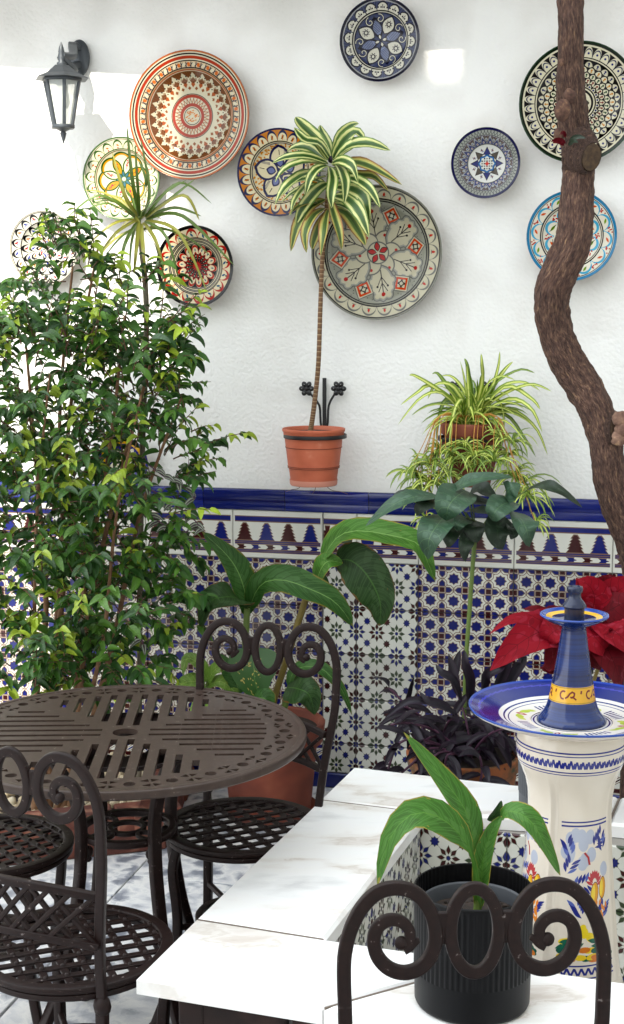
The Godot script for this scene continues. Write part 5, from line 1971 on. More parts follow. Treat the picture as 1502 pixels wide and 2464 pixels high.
# ------------------------------------------------------------------ the winding trunk
func make_tree() -> void:
	var z := -4.02
	var o := thing("tree", "thick winding bare brown tree trunk in front of the wall at right", "tree", pos(at_z(1500, 1330, z) * Vector3(1, 0, 1)))
	var inv := o.transform.affine_inverse()
	var px := [[1378, -160, 66], [1374, -60, 66], [1373, 0, 66], [1374, 80, 66], [1373, 160, 68], [1374, 230, 72], [1381, 300, 76], [1390, 350, 82], [1394, 400, 84], [1388, 470, 82], [1384, 540, 90], [1372, 600, 94], [1350, 650, 96], [1332, 700, 94], [1330, 760, 90], [1343, 820, 90], [1372, 880, 96], [1405, 930, 96], [1432, 980, 92], [1450, 1040, 88], [1460, 1100, 84], [1470, 1160, 84], [1488, 1220, 86], [1512, 1280, 88], [1535, 1340, 92], [1548, 1420, 96], [1550, 1560, 104], [1550, 1750, 116], [1552, 1930, 130]]
	var pts := []
	var rad := []
	var zz := 0.0
	for i in px.size():
		var q: Array = px[i]
		var p := inv * at_z(q[0], q[1], z + .03 * sin(i * .7))
		pts.append(p)
		rad.append(q[2] / 2.0 / FPX * 4.05 * .90)
	var c := smooth(pts, 260)
	var rows := []
	var vs := PackedFloat32Array()
	var nz := FastNoiseLite.new()
	nz.seed = 5
	nz.frequency = 9.0
	nz.fractal_octaves = 3
	var L := 0.0
	for i in c.size():
		var t: float = float(i) / (c.size() - 1) * (rad.size() - 1)
		var k := mini(int(t), rad.size() - 2)
		var r: float = lerpf(rad[k], rad[k + 1], t - k)
		var tan: Vector3 = (c[mini(i + 1, c.size() - 1)] - c[maxi(i - 1, 0)]).normalized()
		var u := tan.cross(Vector3.BACK).normalized()
		var w := u.cross(tan)
		if i:
			L += (c[i] - c[i - 1]).length()
		var row := PackedVector3Array()
		for j in 37:
			var a := TAU * j / 36.0
			var d := u * cos(a) + w * sin(a)
			var bump := 1 + .16 * nz.get_noise_3d(d.x * .16, L * .8, d.z * .16) + .09 * nz.get_noise_3d(d.x * .5, L * 2.6, d.z * .5 + 9)
			row.append(c[i] + d * r * bump)
		rows.append(row)
		vs.append(L * .9)
	var mb := MB.new()
	mb.grid(rows, false, false, PackedFloat32Array(), vs)
	part("trunk", mb.mesh(), M.bark, o)
	# knots and the sawn branch stubs
	for q in [[1355, 265, 34, .06], [1372, 232, 24, .055], [1352, 150, 12, .05], [1345, 325, 22, .06], [1420, 340, 20, .05]]:
		mb = MB.new()
		var rr: float = q[2] / FPX * 4.0 * .6
		mb.ball(inv * at_z(q[0], q[1], z + q[3]), Vector3(rr, rr * 1.3, rr * .6), 12, 8)
		for i in mb.v.size():
			mb.v[i] += mb.n[i] * rr * .25 * nz.get_noise_3dv(mb.v[i] * 5)
		part("knot", mb.mesh(), M.bark_knot, o)
	var stub := func(a: Vector3, b: Vector3, r0: float, r1: float) -> void:
		var s := MB.new()
		var path := smooth([a, a.lerp(b, .35), a.lerp(b, .7), b], 10)
		var scl := []
		for i in 11:
			scl.append(lerpf(r0, r1, i / 10.0) * (1 + .05 * sin(i * 2.1)))
		var oval := []
		for q in round_prof(1.0, 16):
			oval.append(Vector2(q.x, q.y * 1.35))
		s.sweep(path, oval, false, Vector3(.1, 1, .1), scl, false)
		part("branch_stub", s.mesh(), M.bark, o)
		var d := (b - a).normalized()
		var e := d.cross(Vector3.UP).normalized()
		var cap := MB.new()
		cap.lathe([Vector2(r1 * .98, 0), Vector2(r1 * .9, .003), Vector2(r1 * .4, .002), Vector2(.0005, -.001)], 16, Transform3D(Basis(e, d, e.cross(d) * 1.35), b))
		part("sawn_end", cap.mesh(), M.cut_wood, o)
	stub.call(inv * at_z(1394, 366, z + .0), inv * at_z(1424, 378, z + .07), .052, .028)
	stub.call(inv * at_z(1460, 1035, z + .02), inv * at_z(1490, 1034, z + .06), .046, .034)
	mb = MB.new()
	for q in [[1494, 1008, 20], [1490, 1056, 18], [1502, 1030, 22]]:
		var rr: float = q[2] / FPX * 4.0
		mb.ball(inv * at_z(q[0], q[1], z + .085), Vector3(rr, rr, rr * .8), 14, 10)
	for i in mb.v.size():
		mb.v[i] += mb.n[i] * .008 * nz.get_noise_3dv(mb.v[i] * 6)
	part("knot", mb.mesh(), M.bark_pale, o)
	rng.seed = 31
	for q in [[1362, 330, -.5], [1362, 345, -1.2], [1368, 350, .4], [1370, 338, 1.0], [1358, 350, -.9]]:
		var b := inv * at_z(q[0], q[1], z + .06)
		part("sprout_leaf", leaf(arch(b, q[2], .5, .05, 1.2, 4), .014, Vector3.BACK, .3, "lance", 6), M.shrub_leaf_dark if q[2] > 0 else M.red_bract_deep, o)

# ------------------------------------------------------------------ weeping fig
func make_ficus() -> void:
	rng.seed = 41
	var base := Vector3(-.83, .06, -4.33)
	var o := thing("bush", "large dark green weeping fig bush filling the left side", "bush", pos(base))
	var ys := [545, 590, 640, 690, 730, 780, 850, 950, 1050, 1120, 1200, 1300, 1400, 1500, 1600, 1660]
	var xl := [155, 128, 108, 70, 15, -20, -60, -60, -60, -60, -60, -60, -60, -60, -40, 0]
	var xr := [205, 235, 265, 395, 455, 452, 448, 450, 462, 462, 448, 436, 430, 425, 385, 330]
	var lims := func(y: float) -> Vector2:
		for i in ys.size() - 1:
			if y <= ys[i + 1]:
				var t := clampf((y - ys[i]) / float(ys[i + 1] - ys[i]), 0, 1)
				return Vector2(lerpf(xl[i], xl[i + 1], t), lerpf(xr[i], xr[i + 1], t))
		return Vector2(0, 300)
	# stems
	var stems := []
	var targets := [[175, 640, -4.28], [235, 600, -4.32], [300, 760, -4.15], [395, 760, -4.25], [60, 800, -4.2], [435, 960, -4.2], [120, 900, -4.05], [340, 950, -4.02]]
	var starts := [[100, 1960], [118, 1965], [140, 1958], [150, 1966], [85, 1962], [160, 1960], [110, 1985], [132, 1985]]
	for i in targets.size():
		var t: Array = targets[i]
		var a := at_z(starts[i][0], starts[i][1], -4.30)
		a.y = .05
		var b := at_z(t[0], t[1], t[2])
		var mid := a.lerp(b, .45) + Vector3(rng.randf_range(-.05, .05), 0, rng.randf_range(-.03, .08))
		var p := smooth([a, a.lerp(mid, .5) + Vector3(rng.randf_range(-.02, .02), 0, .02), mid, mid.lerp(b, .5) + Vector3(rng.randf_range(-.03, .03), .02, 0), b], 30)
		stems.append(p)
		var sc := []
		for k in 31:
			sc.append(lerpf(1.0, .25, k / 30.0))
		var local := []
		for q in p:
			local.append(q - base)
		part("stem", tube(local, .013 if i < 6 else .010, 8, sc), M.ficus_bark, o)
	# twigs with hanging leaves
	var twigs := MB.new()
	var leaves := []      # [depth, transform, tone]
	var twig := func(a: Vector3, dir: Vector3, length: float, count: int, young: float) -> void:
		var pts := [a]
		var d := dir.normalized()
		var p := a
		for k in 5:
			p += d * length / 5
			d = (d + Vector3(rng.randf_range(-.15, .15), -.09, rng.randf_range(-.15, .15))).normalized()
			pts.append(p)
		var local := []
		for q in pts:
			local.append(q - base)
		twigs.sweep(local, round_prof(.0018, 4), false, Vector3(.3, .2, 1), [1.2, 1.1, 1.0, .8, .6, .4])
		var c := smooth(pts, 20)
		for k in count:
			var t := lerpf(.15, 1.0, (k + rng.randf() * .5) / count)
			var at: Vector3 = c[int(t * 20)]
			var td: Vector3 = (c[mini(int(t * 20) + 1, 20)] - c[maxi(int(t * 20) - 1, 0)]).normalized()
			var side := td.cross(Vector3.UP).normalized() * (1 if k % 2 else -1)
			var ld := (td * .5 + side * rng.randf_range(.5, 1.0) + Vector3(0, rng.randf_range(-.9, -.1), 0) + Vector3(0, 0, .25)).normalized()
			var up := (Vector3.UP * .8 + Vector3(rng.randf_range(-.5, .5), 0, rng.randf_range(.0, .9))).normalized()
			up = (up - ld * up.dot(ld)).normalized()
			var s := rng.randf_range(.030, .060) * (1.0 - young * .25 * t)
			var tone := 0
			var y := rng.randf()
			if y < young * (.3 + t):
				tone = 3
			elif y < .36:
				tone = 2
			elif y < .70:
				tone = 1
			leaves.append([at.z + rng.randf() * .05, Transform3D(Basis(up.cross(ld) * s, up * s, ld * s), at - base), tone])
	var n := 0
	var tries := 0
	while n < 700 and tries < 6000:
		tries += 1
		var y := 560 + 1110 * pow(rng.randf(), .95)
		var lm: Vector2 = lims.call(y)
		var x := rng.randf_range(lm.x, lm.y)
		# thinner towards the top so that the wall shows through
		if y < 770 and rng.randf() < .72:
			continue
		if x > 320 and rng.randf() < .42:
			continue
		if y > 1250 and x > 180 and rng.randf() < .25:
			continue
		if y > 1430 and x < 150 and rng.randf() < .45:
			continue
		var z := rng.randf_range(-4.42, -3.92) if y > 760 else rng.randf_range(-4.42, -4.15)
		if x > 350:
			z = rng.randf_range(-4.42, -4.12)
		var a := at_z(x, y, z)
		# lead the twig away from the nearest stem
		var best := 9.0
		var away := Vector3.UP
		for s in stems:
			for q in range(6, 31, 4):
				var dd: float = (s[q] - a).length()
				if dd < best:
					best = dd
					away = a - s[q]
		var dir := away.normalized() * .6 + Vector3(rng.randf_range(-.5, .5), rng.randf_range(.0, .9), rng.randf_range(-.1, .5))
		var e := a + dir.normalized() * .12
		var L := rng.randf_range(.10, .19)
		# keep the outline
		var edge := minf(x - lm.x, lm.y - x)
		if edge < 40:
			L *= .7
		twig.call(a, dir, L, rng.randi_range(6, 9), .8 if rng.randf() < (.45 if y < 760 or x < 60 or (y > 1290 and y < 1600 and x < 110) else .15) else .02)
		n += 1
	# the shoots that stick out of the outline
	for q in [[470, 1085, 605, 1058, 11], [400, 1060, 500, 985, 8], [450, 880, 490, 878, 6], [430, 760, 505, 715, 8], [200, 620, 172, 545, 8], [225, 610, 225, 555, 7], [120, 620, 95, 545, 7], [350, 690, 345, 620, 8], [420, 830, 480, 800, 7], [350, 1340, 460, 1320, 8], [330, 1480, 440, 1440, 9], [340, 1560, 440, 1545, 8], [60, 690, 20, 730, 7], [300, 700, 255, 640, 7], [380, 700, 440, 690, 7]]:
		var a := at_z(q[0], q[1], -4.25)
		var b := at_z(q[2], q[3], -4.18)
		twig.call(a, b - a + Vector3(0, .06, 0), (b - a).length(), q[4], .45)
	part("twigs", twigs.mesh(), M.twig, o).set_meta("kind", "stuff")
	var lm2 := []
	for q in 3:
		var mb := MB.new()
		leaf_to(mb, [Vector3.ZERO, Vector3(0, [.06, .10, .03][q], .35), Vector3(0, [.04, .06, -.02][q], .7), Vector3([.0, .05, -.06][q], [-.12, -.10, -.2][q], 1.0)], [.50, .46, .54][q], Vector3.UP, [.5, .35, .6][q], "ovate", 6)
		lm2.append(mb.mesh())
	leaves.sort_custom(func(a, b): return a[0] > b[0])
	var rest := [[], [], []]
	for i in leaves.size():
		var q: Array = leaves[i]
		if i < 300:
			part("leaf", lm2[i % 3], M["ficus_leaf_%d" % q[2]], o, q[1])
		else:
			rest[i % 3].append(q)
	var tones := [Color(.016, .055, .0085), Color(.034, .098, .013), Color(.065, .155, .017), Color(.25, .34, .025)]
	for q in 3:
		var mm := MultiMesh.new()
		mm.transform_format = MultiMesh.TRANSFORM_3D
		mm.use_colors = true
		mm.mesh = lm2[q]
		mm.instance_count = rest[q].size()
		for i in rest[q].size():
			mm.set_instance_transform(i, rest[q][i][1])
			var c: Color = tones[rest[q][i][2]]
			mm.set_instance_color(i, c * rng.randf_range(.75, 1.3))
		var mi := MultiMeshInstance3D.new()
		mi.name = "leaves" if q == 0 else "leaves_%03d" % q
		mi.multimesh = mm
		mi.material_override = M.ficus_leaves
		mi.set_meta("kind", "stuff")
		o.add_child(mi)

func make_marginata() -> void:
	rng.seed = 47
	var z := -4.40
	var foot := at_z(330, 1700, z)
	foot.y = .055
	var o := thing("dragon_tree", "slender dragon tree with a spiky tuft rising behind the bush", "plant", pos(foot))
	var c := at_z(338, 540, z)
	var st := smooth([foot, at_z(340, 1200, z), at_z(352, 830, z), at_z(350, 690, z), at_z(342, 610, z), c], 24)
	var local := []
	for q in st:
		local.append(q - foot)
	part("stem", tube(local, .0085, 8), M.grey_stem, o)
	var ex := [[[334, 520], [318, 430], [305, 300], .06], [[336, 520], [330, 430], [325, 345], .05], [[340, 520], [352, 440], [333, 385], .08], [[345, 520], [390, 470], [450, 432], .06], [[350, 522], [430, 440], [510, 490], .05], [[350, 525], [440, 470], [480, 530], .06], [[352, 528], [440, 520], [565, 640], .04], [[350, 530], [430, 560], [498, 700], .08], [[348, 532], [400, 570], [437, 700], .10], [[345, 535], [375, 580], [395, 650], .10], [[335, 535], [328, 600], [322, 660], .10], [[330, 535], [300, 590], [288, 665], .08], [[328, 530], [280, 560], [240, 610], .09], [[325, 525], [260, 490], [205, 505], .06], [[325, 522], [240, 470], [160, 525], .04], [[325, 520], [270, 480], [225, 480], .03], [[330, 535], [316, 590], [312, 670], .06], [[340, 538], [345, 600], [350, 660], .11], [[326, 528], [270, 540], [200, 600], .05], [[350, 525], [420, 500], [485, 520], .02], [[350, 520], [395, 490], [470, 430], .0], [[332, 520], [300, 470], [270, 365], .03], [[345, 520], [360, 460], [338, 330], .02]]
	for q in ex:
		var pts := []
		for i in 3:
			var p := at_z(q[i][0], q[i][1], z + q[3] * sin(i / 2.0 * PI * .7) * 1.6)
			pts.append(p - foot)
		part("leaf", leaf(pts, rng.randf_range(.011, .016), Vector3(rng.randf_range(-.4, .4), .6, .8), .25, "strap", 12), M.marginata_leaf if rng.randf() < .7 else M.marginata_leaf_yellow, o)
	for i in 17:
		part("leaf", leaf(arch(c - foot + Vector3(0, rng.randf_range(-.03, .02), 0), rng.randf() * TAU, rng.randf_range(-.5, 1.2), rng.randf_range(.16, .26), rng.randf_range(.6, 2.0)), rng.randf_range(.009, .013), Vector3(0, .7, .7), .25, "strap", 9), M.marginata_leaf if rng.randf() < .7 else M.marginata_leaf_yellow, o)

# ------------------------------------------------------------------ helper: leaves read off in pixels
func zu(p: Array, ox: float, oy: float, k: float) -> Vector2:
	return Vector2((ox + p[0] / k) / 1.6617, (oy + p[1] / k) / 1.6617)

func px_leaf(o: Node3D, pts: Array, z: float, belly: float, width: float, facing: Vector3, m: Material, kind := "lance", fold := .25, called := "leaf", wave := .03) -> void:
	# pts in picture units; the leaf's middle comes forward by belly metres
	var p := []
	for i in pts.size():
		var t := float(i) / (pts.size() - 1)
		p.append(at_z(pts[i].x, pts[i].y, z + belly * sin(t * PI * .75)) - o.position)
	part(called, leaf(p, width, facing, fold, kind, 14, wave), m, o)

func make_canna() -> void:
	var c := Vector3(-.135, 0, -4.47)
	var o := thing("potted_plant", "broad leaved canna in a large terracotta pot behind the table", "potted plant", pos(c))
	part("pot", pot_mesh([Vector2(.0005, .012), Vector2(.128, .012), Vector2(.132, .02), Vector2(.152, .235), Vector2(.170, .24), Vector2(.178, .30), Vector2(.174, .305), Vector2(.158, .30), Vector2(.150, .26)]), M.terracotta, o)
	part("saucer", pot_mesh([Vector2(.0005, 0), Vector2(.14, 0), Vector2(.155, .022), Vector2(.150, .024), Vector2(.138, .010), Vector2(.0005, .010)]), M.terracotta, o)
	part("soil", pot_mesh([Vector2(.155, .28), Vector2(.08, .285), Vector2(.0005, .288)]), M.soil, o)
	var K := func(a: Array) -> Array:
		# pixels of two enlargements: [x, y] of the first by default, a third entry 1 for the other
		var out := []
		for q in a:
			if q.size() > 2 and q[2] == 2:
				out.append(zu(q, 1200, 1900, 2.5033))
			elif q.size() > 2 and q[2] == 1:
				out.append(zu(q, 700, 2200, 1.8775))
			else:
				out.append(zu(q, 700, 1900, 1.8775))
		return out
	var stem := func(a: Array, z0: float, r: float, m: Material) -> void:
		var p := []
		for q in K.call(a):
			p.append(at_z(q.x, q.y, z0) - c)
		p.insert(0, Vector3(p[0].x * .6, .28, 0))
		part("stem", tube(smooth(p, 24), r, 10), m, o)
	stem.call([[740, 1140, 1], [800, 940, 1], [870, 720, 1], [940, 1060], [1010, 860], [1090, 720], [1200, 600]], -4.36, .0105, M.olive_stem)
	stem.call([[530, 1300], [535, 1150], [540, 1000]], -4.34, .010, M.green_stem)
	stem.call([[830, 1150, 1], [850, 1040, 1]], -4.32, .010, M.green_stem)
	var f := Vector3(.1, .5, .85)
	px_leaf(o, K.call([[215, 860, 2], [280, 740, 2], [400, 600, 2], [600, 555, 2], [900, 600, 2], [1130, 660, 2], [1220, 740, 2], [1290, 900, 2], [1355, 1062, 2]]), -4.34, .10, .098, Vector3(.0, .75, .65), M.canna_leaf_bright)
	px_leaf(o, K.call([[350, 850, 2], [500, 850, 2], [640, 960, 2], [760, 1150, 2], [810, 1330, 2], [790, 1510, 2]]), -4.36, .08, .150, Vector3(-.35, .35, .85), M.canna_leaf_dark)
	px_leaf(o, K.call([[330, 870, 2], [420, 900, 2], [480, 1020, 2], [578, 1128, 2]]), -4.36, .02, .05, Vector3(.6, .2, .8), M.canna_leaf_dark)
	px_leaf(o, K.call([[170, 1050, 2], [215, 930, 2], [290, 860, 2], [430, 880, 2]]), -4.33, .03, .07, Vector3(-.4, .5, .8), M.canna_leaf_bright)
	px_leaf(o, K.call([[240, 1000, 2], [250, 1090, 2], [290, 1160, 2], [400, 1150, 2]]), -4.34, .03, .03, Vector3(0, .4, .9), M.canna_leaf)
	px_leaf(o, K.call([[545, 1060], [525, 880], [470, 720], [380, 590], [205, 425]]), -4.36, .02, .100, Vector3(.55, .15, .8), M.canna_leaf)
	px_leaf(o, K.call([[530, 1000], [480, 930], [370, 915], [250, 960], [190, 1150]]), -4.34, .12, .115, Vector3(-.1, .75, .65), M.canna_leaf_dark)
	px_leaf(o, K.call([[560, 1010], [600, 890], [680, 800], [830, 790], [1000, 850], [1170, 930], [1270, 1030], [1335, 1135]]), -4.36, .09, .105, Vector3(.0, .62, .78), M.canna_leaf)
	px_leaf(o, K.call([[590, 730, 1], [590, 850, 1], [600, 980, 1], [640, 1130, 1]]), -4.30, .03, .165, Vector3(.05, .1, 1), M.canna_leaf_spotted, "ovate")
	px_leaf(o, K.call([[490, 1080, 1], [440, 950, 1], [390, 860, 1], [335, 780, 1]]), -4.32, .02, .06, Vector3(-.2, .1, 1), M.canna_leaf)
	px_leaf(o, K.call([[855, 1030, 1], [880, 930, 1], [960, 875, 1], [1090, 885, 1], [1180, 960, 1], [1260, 1060, 1], [1330, 1240, 1]]), -4.30, .06, .05, Vector3(0, .7, .7), M.canna_leaf)
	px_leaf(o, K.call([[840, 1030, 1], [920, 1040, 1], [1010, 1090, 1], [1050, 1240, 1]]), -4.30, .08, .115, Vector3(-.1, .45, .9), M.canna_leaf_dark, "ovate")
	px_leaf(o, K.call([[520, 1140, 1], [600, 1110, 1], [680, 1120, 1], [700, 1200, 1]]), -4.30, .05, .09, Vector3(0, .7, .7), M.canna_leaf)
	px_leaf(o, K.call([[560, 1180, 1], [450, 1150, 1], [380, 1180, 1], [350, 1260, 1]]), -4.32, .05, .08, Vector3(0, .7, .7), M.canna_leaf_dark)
	# small pale mottled plant low behind the table
	var d := at_z(505, 1760, -4.38)
	d.y = .055
	var p := thing("dumb_cane", "small pale green mottled plant low behind the round table", "plant", pos(d))
	part("stem", tube([Vector3(0, 0, 0), Vector3(-.01, .12, .01), at_z(500, 1640, -4.36) - d], .006, 7), M.green_stem, p)
	for q in [[[498, 1640], [480, 1600], [450, 1585], [440, 1625], .05], [[500, 1640], [520, 1610], [560, 1600], [575, 1618], .05], [[495, 1650], [470, 1640], [440, 1645], [415, 1670], .06], [[500, 1650], [530, 1640], [560, 1660], [575, 1690], .05], [[498, 1660], [490, 1680], [470, 1720], [455, 1750], .06], [[503, 1665], [520, 1700], [540, 1740], [545, 1770], .06]]:
		px_leaf(p, [Vector2(q[0][0], q[0][1]), Vector2(q[1][0], q[1][1]), Vector2(q[2][0], q[2][1]), Vector2(q[3][0], q[3][1])], -4.36, .05, q[4], Vector3(0, .7, .7), M.cane_leaf, "ovate")
	# striped trailing spiderwort at the bush's edge
	var zb := at_z(440, 1330, -4.3)
	zb.y = .055
	var w := thing("trailing_spiderwort", "silver striped trailing spiderwort stems at the right edge of the bush", "plant", pos(zb))
	rng.seed = 53
	for run in [[[330, 1160], [400, 1200], [455, 1240], [490, 1275]], [[340, 1230], [390, 1260], [430, 1290], [470, 1260]], [[360, 1120], [400, 1150], [440, 1170], [470, 1200]], [[260, 1430], [300, 1490], [330, 1520], [345, 1550]]]:
		var pts := []
		for q in run:
			pts.append(at_z(q[0], q[1], -4.14) - zb)
		var cc := smooth(pts, 14)
		part("trailing_stem", tube(cc, .0022, 5), M.purple_stem, w)
		for i in range(2, 15, 2):
			part("leaf", leaf(arch(cc[i], rng.randf_range(-1.6, 1.6), rng.randf_range(-.4, .5), rng.randf_range(.035, .05), 1.2, 4), .02, Vector3(0, .6, .8), .3, "ovate", 6), M.zebra_leaf, w)

# ------------------------------------------------------------------ terracotta bowl with purple heart and the tall shrub
func make_bowl_plants() -> void:
	rng.seed = 61
	var c := Vector3(.430, 0, -3.93)
	var o := thing("purple_heart_plant", "dark purple trailing plant in a mossy terracotta bowl behind the marble ledge", "potted plant", pos(c))
	var rim := .375
	part("pot", pot_mesh([Vector2(.0005, .0), Vector2(.11, 0), Vector2(.115, .01), Vector2(.150, rim - .05), Vector2(.158, rim - .045), Vector2(.164, rim - .008), Vector2(.160, rim), Vector2(.148, rim - .004), Vector2(.142, rim - .03)]), M.mossy_terracotta, o)
	part("soil", pot_mesh([Vector2(.146, rim - .02), Vector2(.07, rim - .008), Vector2(.0005, rim - .005)]), M.soil, o)
	var stems := MB.new()
	for i in 17:
		var az := rng.randf() * TAU if i > 6 else rng.randf_range(-1.4, 1.4)
		var b := Vector3(rng.randf_range(-.09, .09), rim - .01, rng.randf_range(-.08, .08))
		var p := arch(b, az, rng.randf_range(.7, 1.4), rng.randf_range(.10, .24), rng.randf_range(.3, 1.8), 6)
		var cc := smooth(p, 12)
		part("stem", tube(cc, .0032, 6), M.purple_stem, o)
		for k in range(2, 13, 2):
			var tip := k > 9
			part("leaf", leaf(arch(cc[k], rng.randf() * TAU, rng.randf_range(.1, 1.3) if tip else rng.randf_range(-.4, .7), rng.randf_range(.075, .13), rng.randf_range(.3, 1.3), 5), rng.randf_range(.022, .034), Vector3(rng.randf_range(-.4, .4), .75, .5), .5, "lance", 8), M.purple_leaf if rng.randf() < .68 else M.purple_leaf_grey, o)
	# sprays that hang over the rim to the left
	for q in [[1040, 1800, 990, 1840, 955, 1870], [1060, 1810, 1010, 1860, 985, 1890], [1080, 1815, 1070, 1850, 1060, 1880], [1150, 1815, 1160, 1850, 1155, 1885], [1020, 1780, 960, 1790, 935, 1850], [1050, 1760, 980, 1740, 940, 1745]]:
		var pts := [Vector3(0, rim, .06)]
		for i in 3:
			pts.append(at_z(q[i * 2], q[i * 2 + 1], -3.76) - c)
		var cc := smooth(pts, 14)
		part("stem", tube(cc, .0034, 6), M.purple_stem, o)
		for k in range(5, 15, 2):
			part("leaf", leaf(arch(cc[k], rng.randf_range(-2.2, 2.2), rng.randf_range(-.5, .9), rng.randf_range(.07, .11), rng.randf_range(.5, 1.5), 5), rng.randf_range(.022, .03), Vector3(0, .75, .6), .5, "lance", 8), M.purple_leaf if rng.randf() < .7 else M.purple_leaf_grey, o)
	for q in [[[1110, 1690], [1090, 1640], [1062, 1620], [1050, 1600]], [[1130, 1690], [1130, 1640], [1120, 1600], [1118, 1565]], [[1160, 1680], [1170, 1630], [1200, 1610], [1215, 1600]], [[1180, 1690], [1210, 1620], [1225, 1570], [1245, 1560]], [[1085, 1700], [1040, 1690], [980, 1690], [925, 1730]], [[1200, 1690], [1250, 1600], [1255, 1580], [1262, 1555]], [[1100, 1720], [1060, 1700], [1030, 1690], [1010, 1665]], [[1170, 1720], [1200, 1700], [1230, 1690], [1260, 1710]], [[1050, 1740], [1010, 1740], [970, 1760], [950, 1800]], [[1140, 1740], [1170, 1750], [1180, 1790], [1170, 1830]], [[1160, 1760], [1195, 1770], [1215, 1810], [1230, 1850]], [[1090, 1760], [1080, 1790], [1050, 1830], [1040, 1850]]]:
		var p := []
		for v in q:
			p.append(Vector2(v[0], v[1]))
		px_leaf(o, p, -3.84, .05, rng.randf_range(.028, .038), Vector3(rng.randf_range(-.3, .3), .6, .7), M.purple_leaf if rng.randf() < .6 else M.purple_leaf_grey, "lance", .5)
	# tall green shrub on one bare stem
	var foot := at_z(1116, 1740, -3.93)
	foot.y = rim - .02
	var s := thing("shrub", "single stemmed shrub with broad matt green leaves growing from the terracotta bowl", "plant", pos(foot))
	var z := -3.93
	var st := []
	for q in [[1118, 1700], [1121, 1600], [1128, 1500], [1135, 1400], [1141, 1320], [1145, 1290]]:
		st.append(at_z(q[0], q[1], z) - foot)
	st.insert(0, Vector3.ZERO)
	part("stem", tube(smooth(st, 26), .0065, 8), M.green_stem, s)
	var hub := at_z(1144, 1292, z) - foot
	var Z := func(a: Array) -> Array:
		var out := []
		for q in a:
			out.append(zu(q, 1246, 1200, 1.2016))
		return out
	var L := [
		[[[640, 945], [720, 890], [820, 855], [965, 850]], .05, .058, Vector3(0, .8, .5), 0, "lance"],
		[[[740, 915], [690, 950], [655, 1000], [650, 1060]], .12, .108, Vector3(-.1, .45, .9), 0, "ovate"],
		[[[610, 945], [500, 945], [390, 985], [260, 1085]], .08, .056, Vector3(-.1, .75, .6), 0, "lance"],
		[[[645, 1035], [605, 1080], [565, 1150], [560, 1245]], .14, .098, Vector3(-.25, .4, .85), 0, "ovate"],
		[[[960, 965], [915, 985], [880, 1020], [868, 1060]], .14, .080, Vector3(-.05, .5, .85), 0, "ovate"],
		[[[925, 965], [940, 925], [970, 900], [1005, 882]], .06, .066, Vector3(.1, .5, .85), 0, "ovate"],
		[[[970, 1015], [1010, 1055], [1035, 1110], [1048, 1185]], .13, .092, Vector3(.3, .35, .9), 0, "ovate"],
		[[[1035, 912], [1110, 892], [1190, 915], [1300, 995]], .07, .048, Vector3(.1, .75, .6), 1, "lance"],
		[[[755, 1055], [725, 1060], [705, 1080], [700, 1110]], .10, .045, Vector3(0, .5, .8), 0, "ovate"],
		[[[935, 1045], [900, 1090], [895, 1140], [920, 1198]], .06, .090, Vector3(.1, .3, .9), 1, "ovate"],
		[[[790, 1060], [780, 1090], [790, 1130], [800, 1165]], .05, .065, Vector3(0, .4, .9), 1, "ovate"],
		[[[765, 1115], [745, 1150], [735, 1200], [740, 1258]], .08, .050, Vector3(.2, .3, .9), 1, "ovate"],
		[[[710, 1070], [680, 1110], [660, 1150], [650, 1185]], .08, .060, Vector3(-.3, .3, .9), 1, "ovate"],
		[[[765, 920], [810, 905], [850, 925], [895, 960]], .02, .060, Vector3(0, .8, .5), 1, "lance"],
		[[[600, 965], [560, 975], [520, 1000], [505, 1035]], .06, .050, Vector3(0, .6, .8), 1, "ovate"],
		[[[740, 1020], [790, 1010], [840, 1015], [870, 1035]], .06, .040, Vector3(0, .8, .5), 1, "lance"],
		[[[955, 1075], [965, 1100], [970, 1130], [962, 1150]], .05, .040, Vector3(.2, .3, .9), 1, "ovate"],
		[[[690, 960], [760, 960], [820, 970], [900, 985]], .0, .045, Vector3(0, .8, .5), 1, "lance"],
		[[[560, 940], [470, 935], [420, 940], [380, 960]], .02, .040, Vector3(0, .8, .5), 1, "lance"],
	]
	for q in L:
		var p: Array = Z.call(q[0])
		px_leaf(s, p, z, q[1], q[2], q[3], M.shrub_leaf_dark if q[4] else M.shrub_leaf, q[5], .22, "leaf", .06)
		var b := at_z(p[0].x, p[0].y, z) - foot
		part("leaf_stalk", tube(smooth([hub, hub.lerp(b, .5) + Vector3(0, .012, .01), b], 8), .0022, 5), M.green_stem, s)

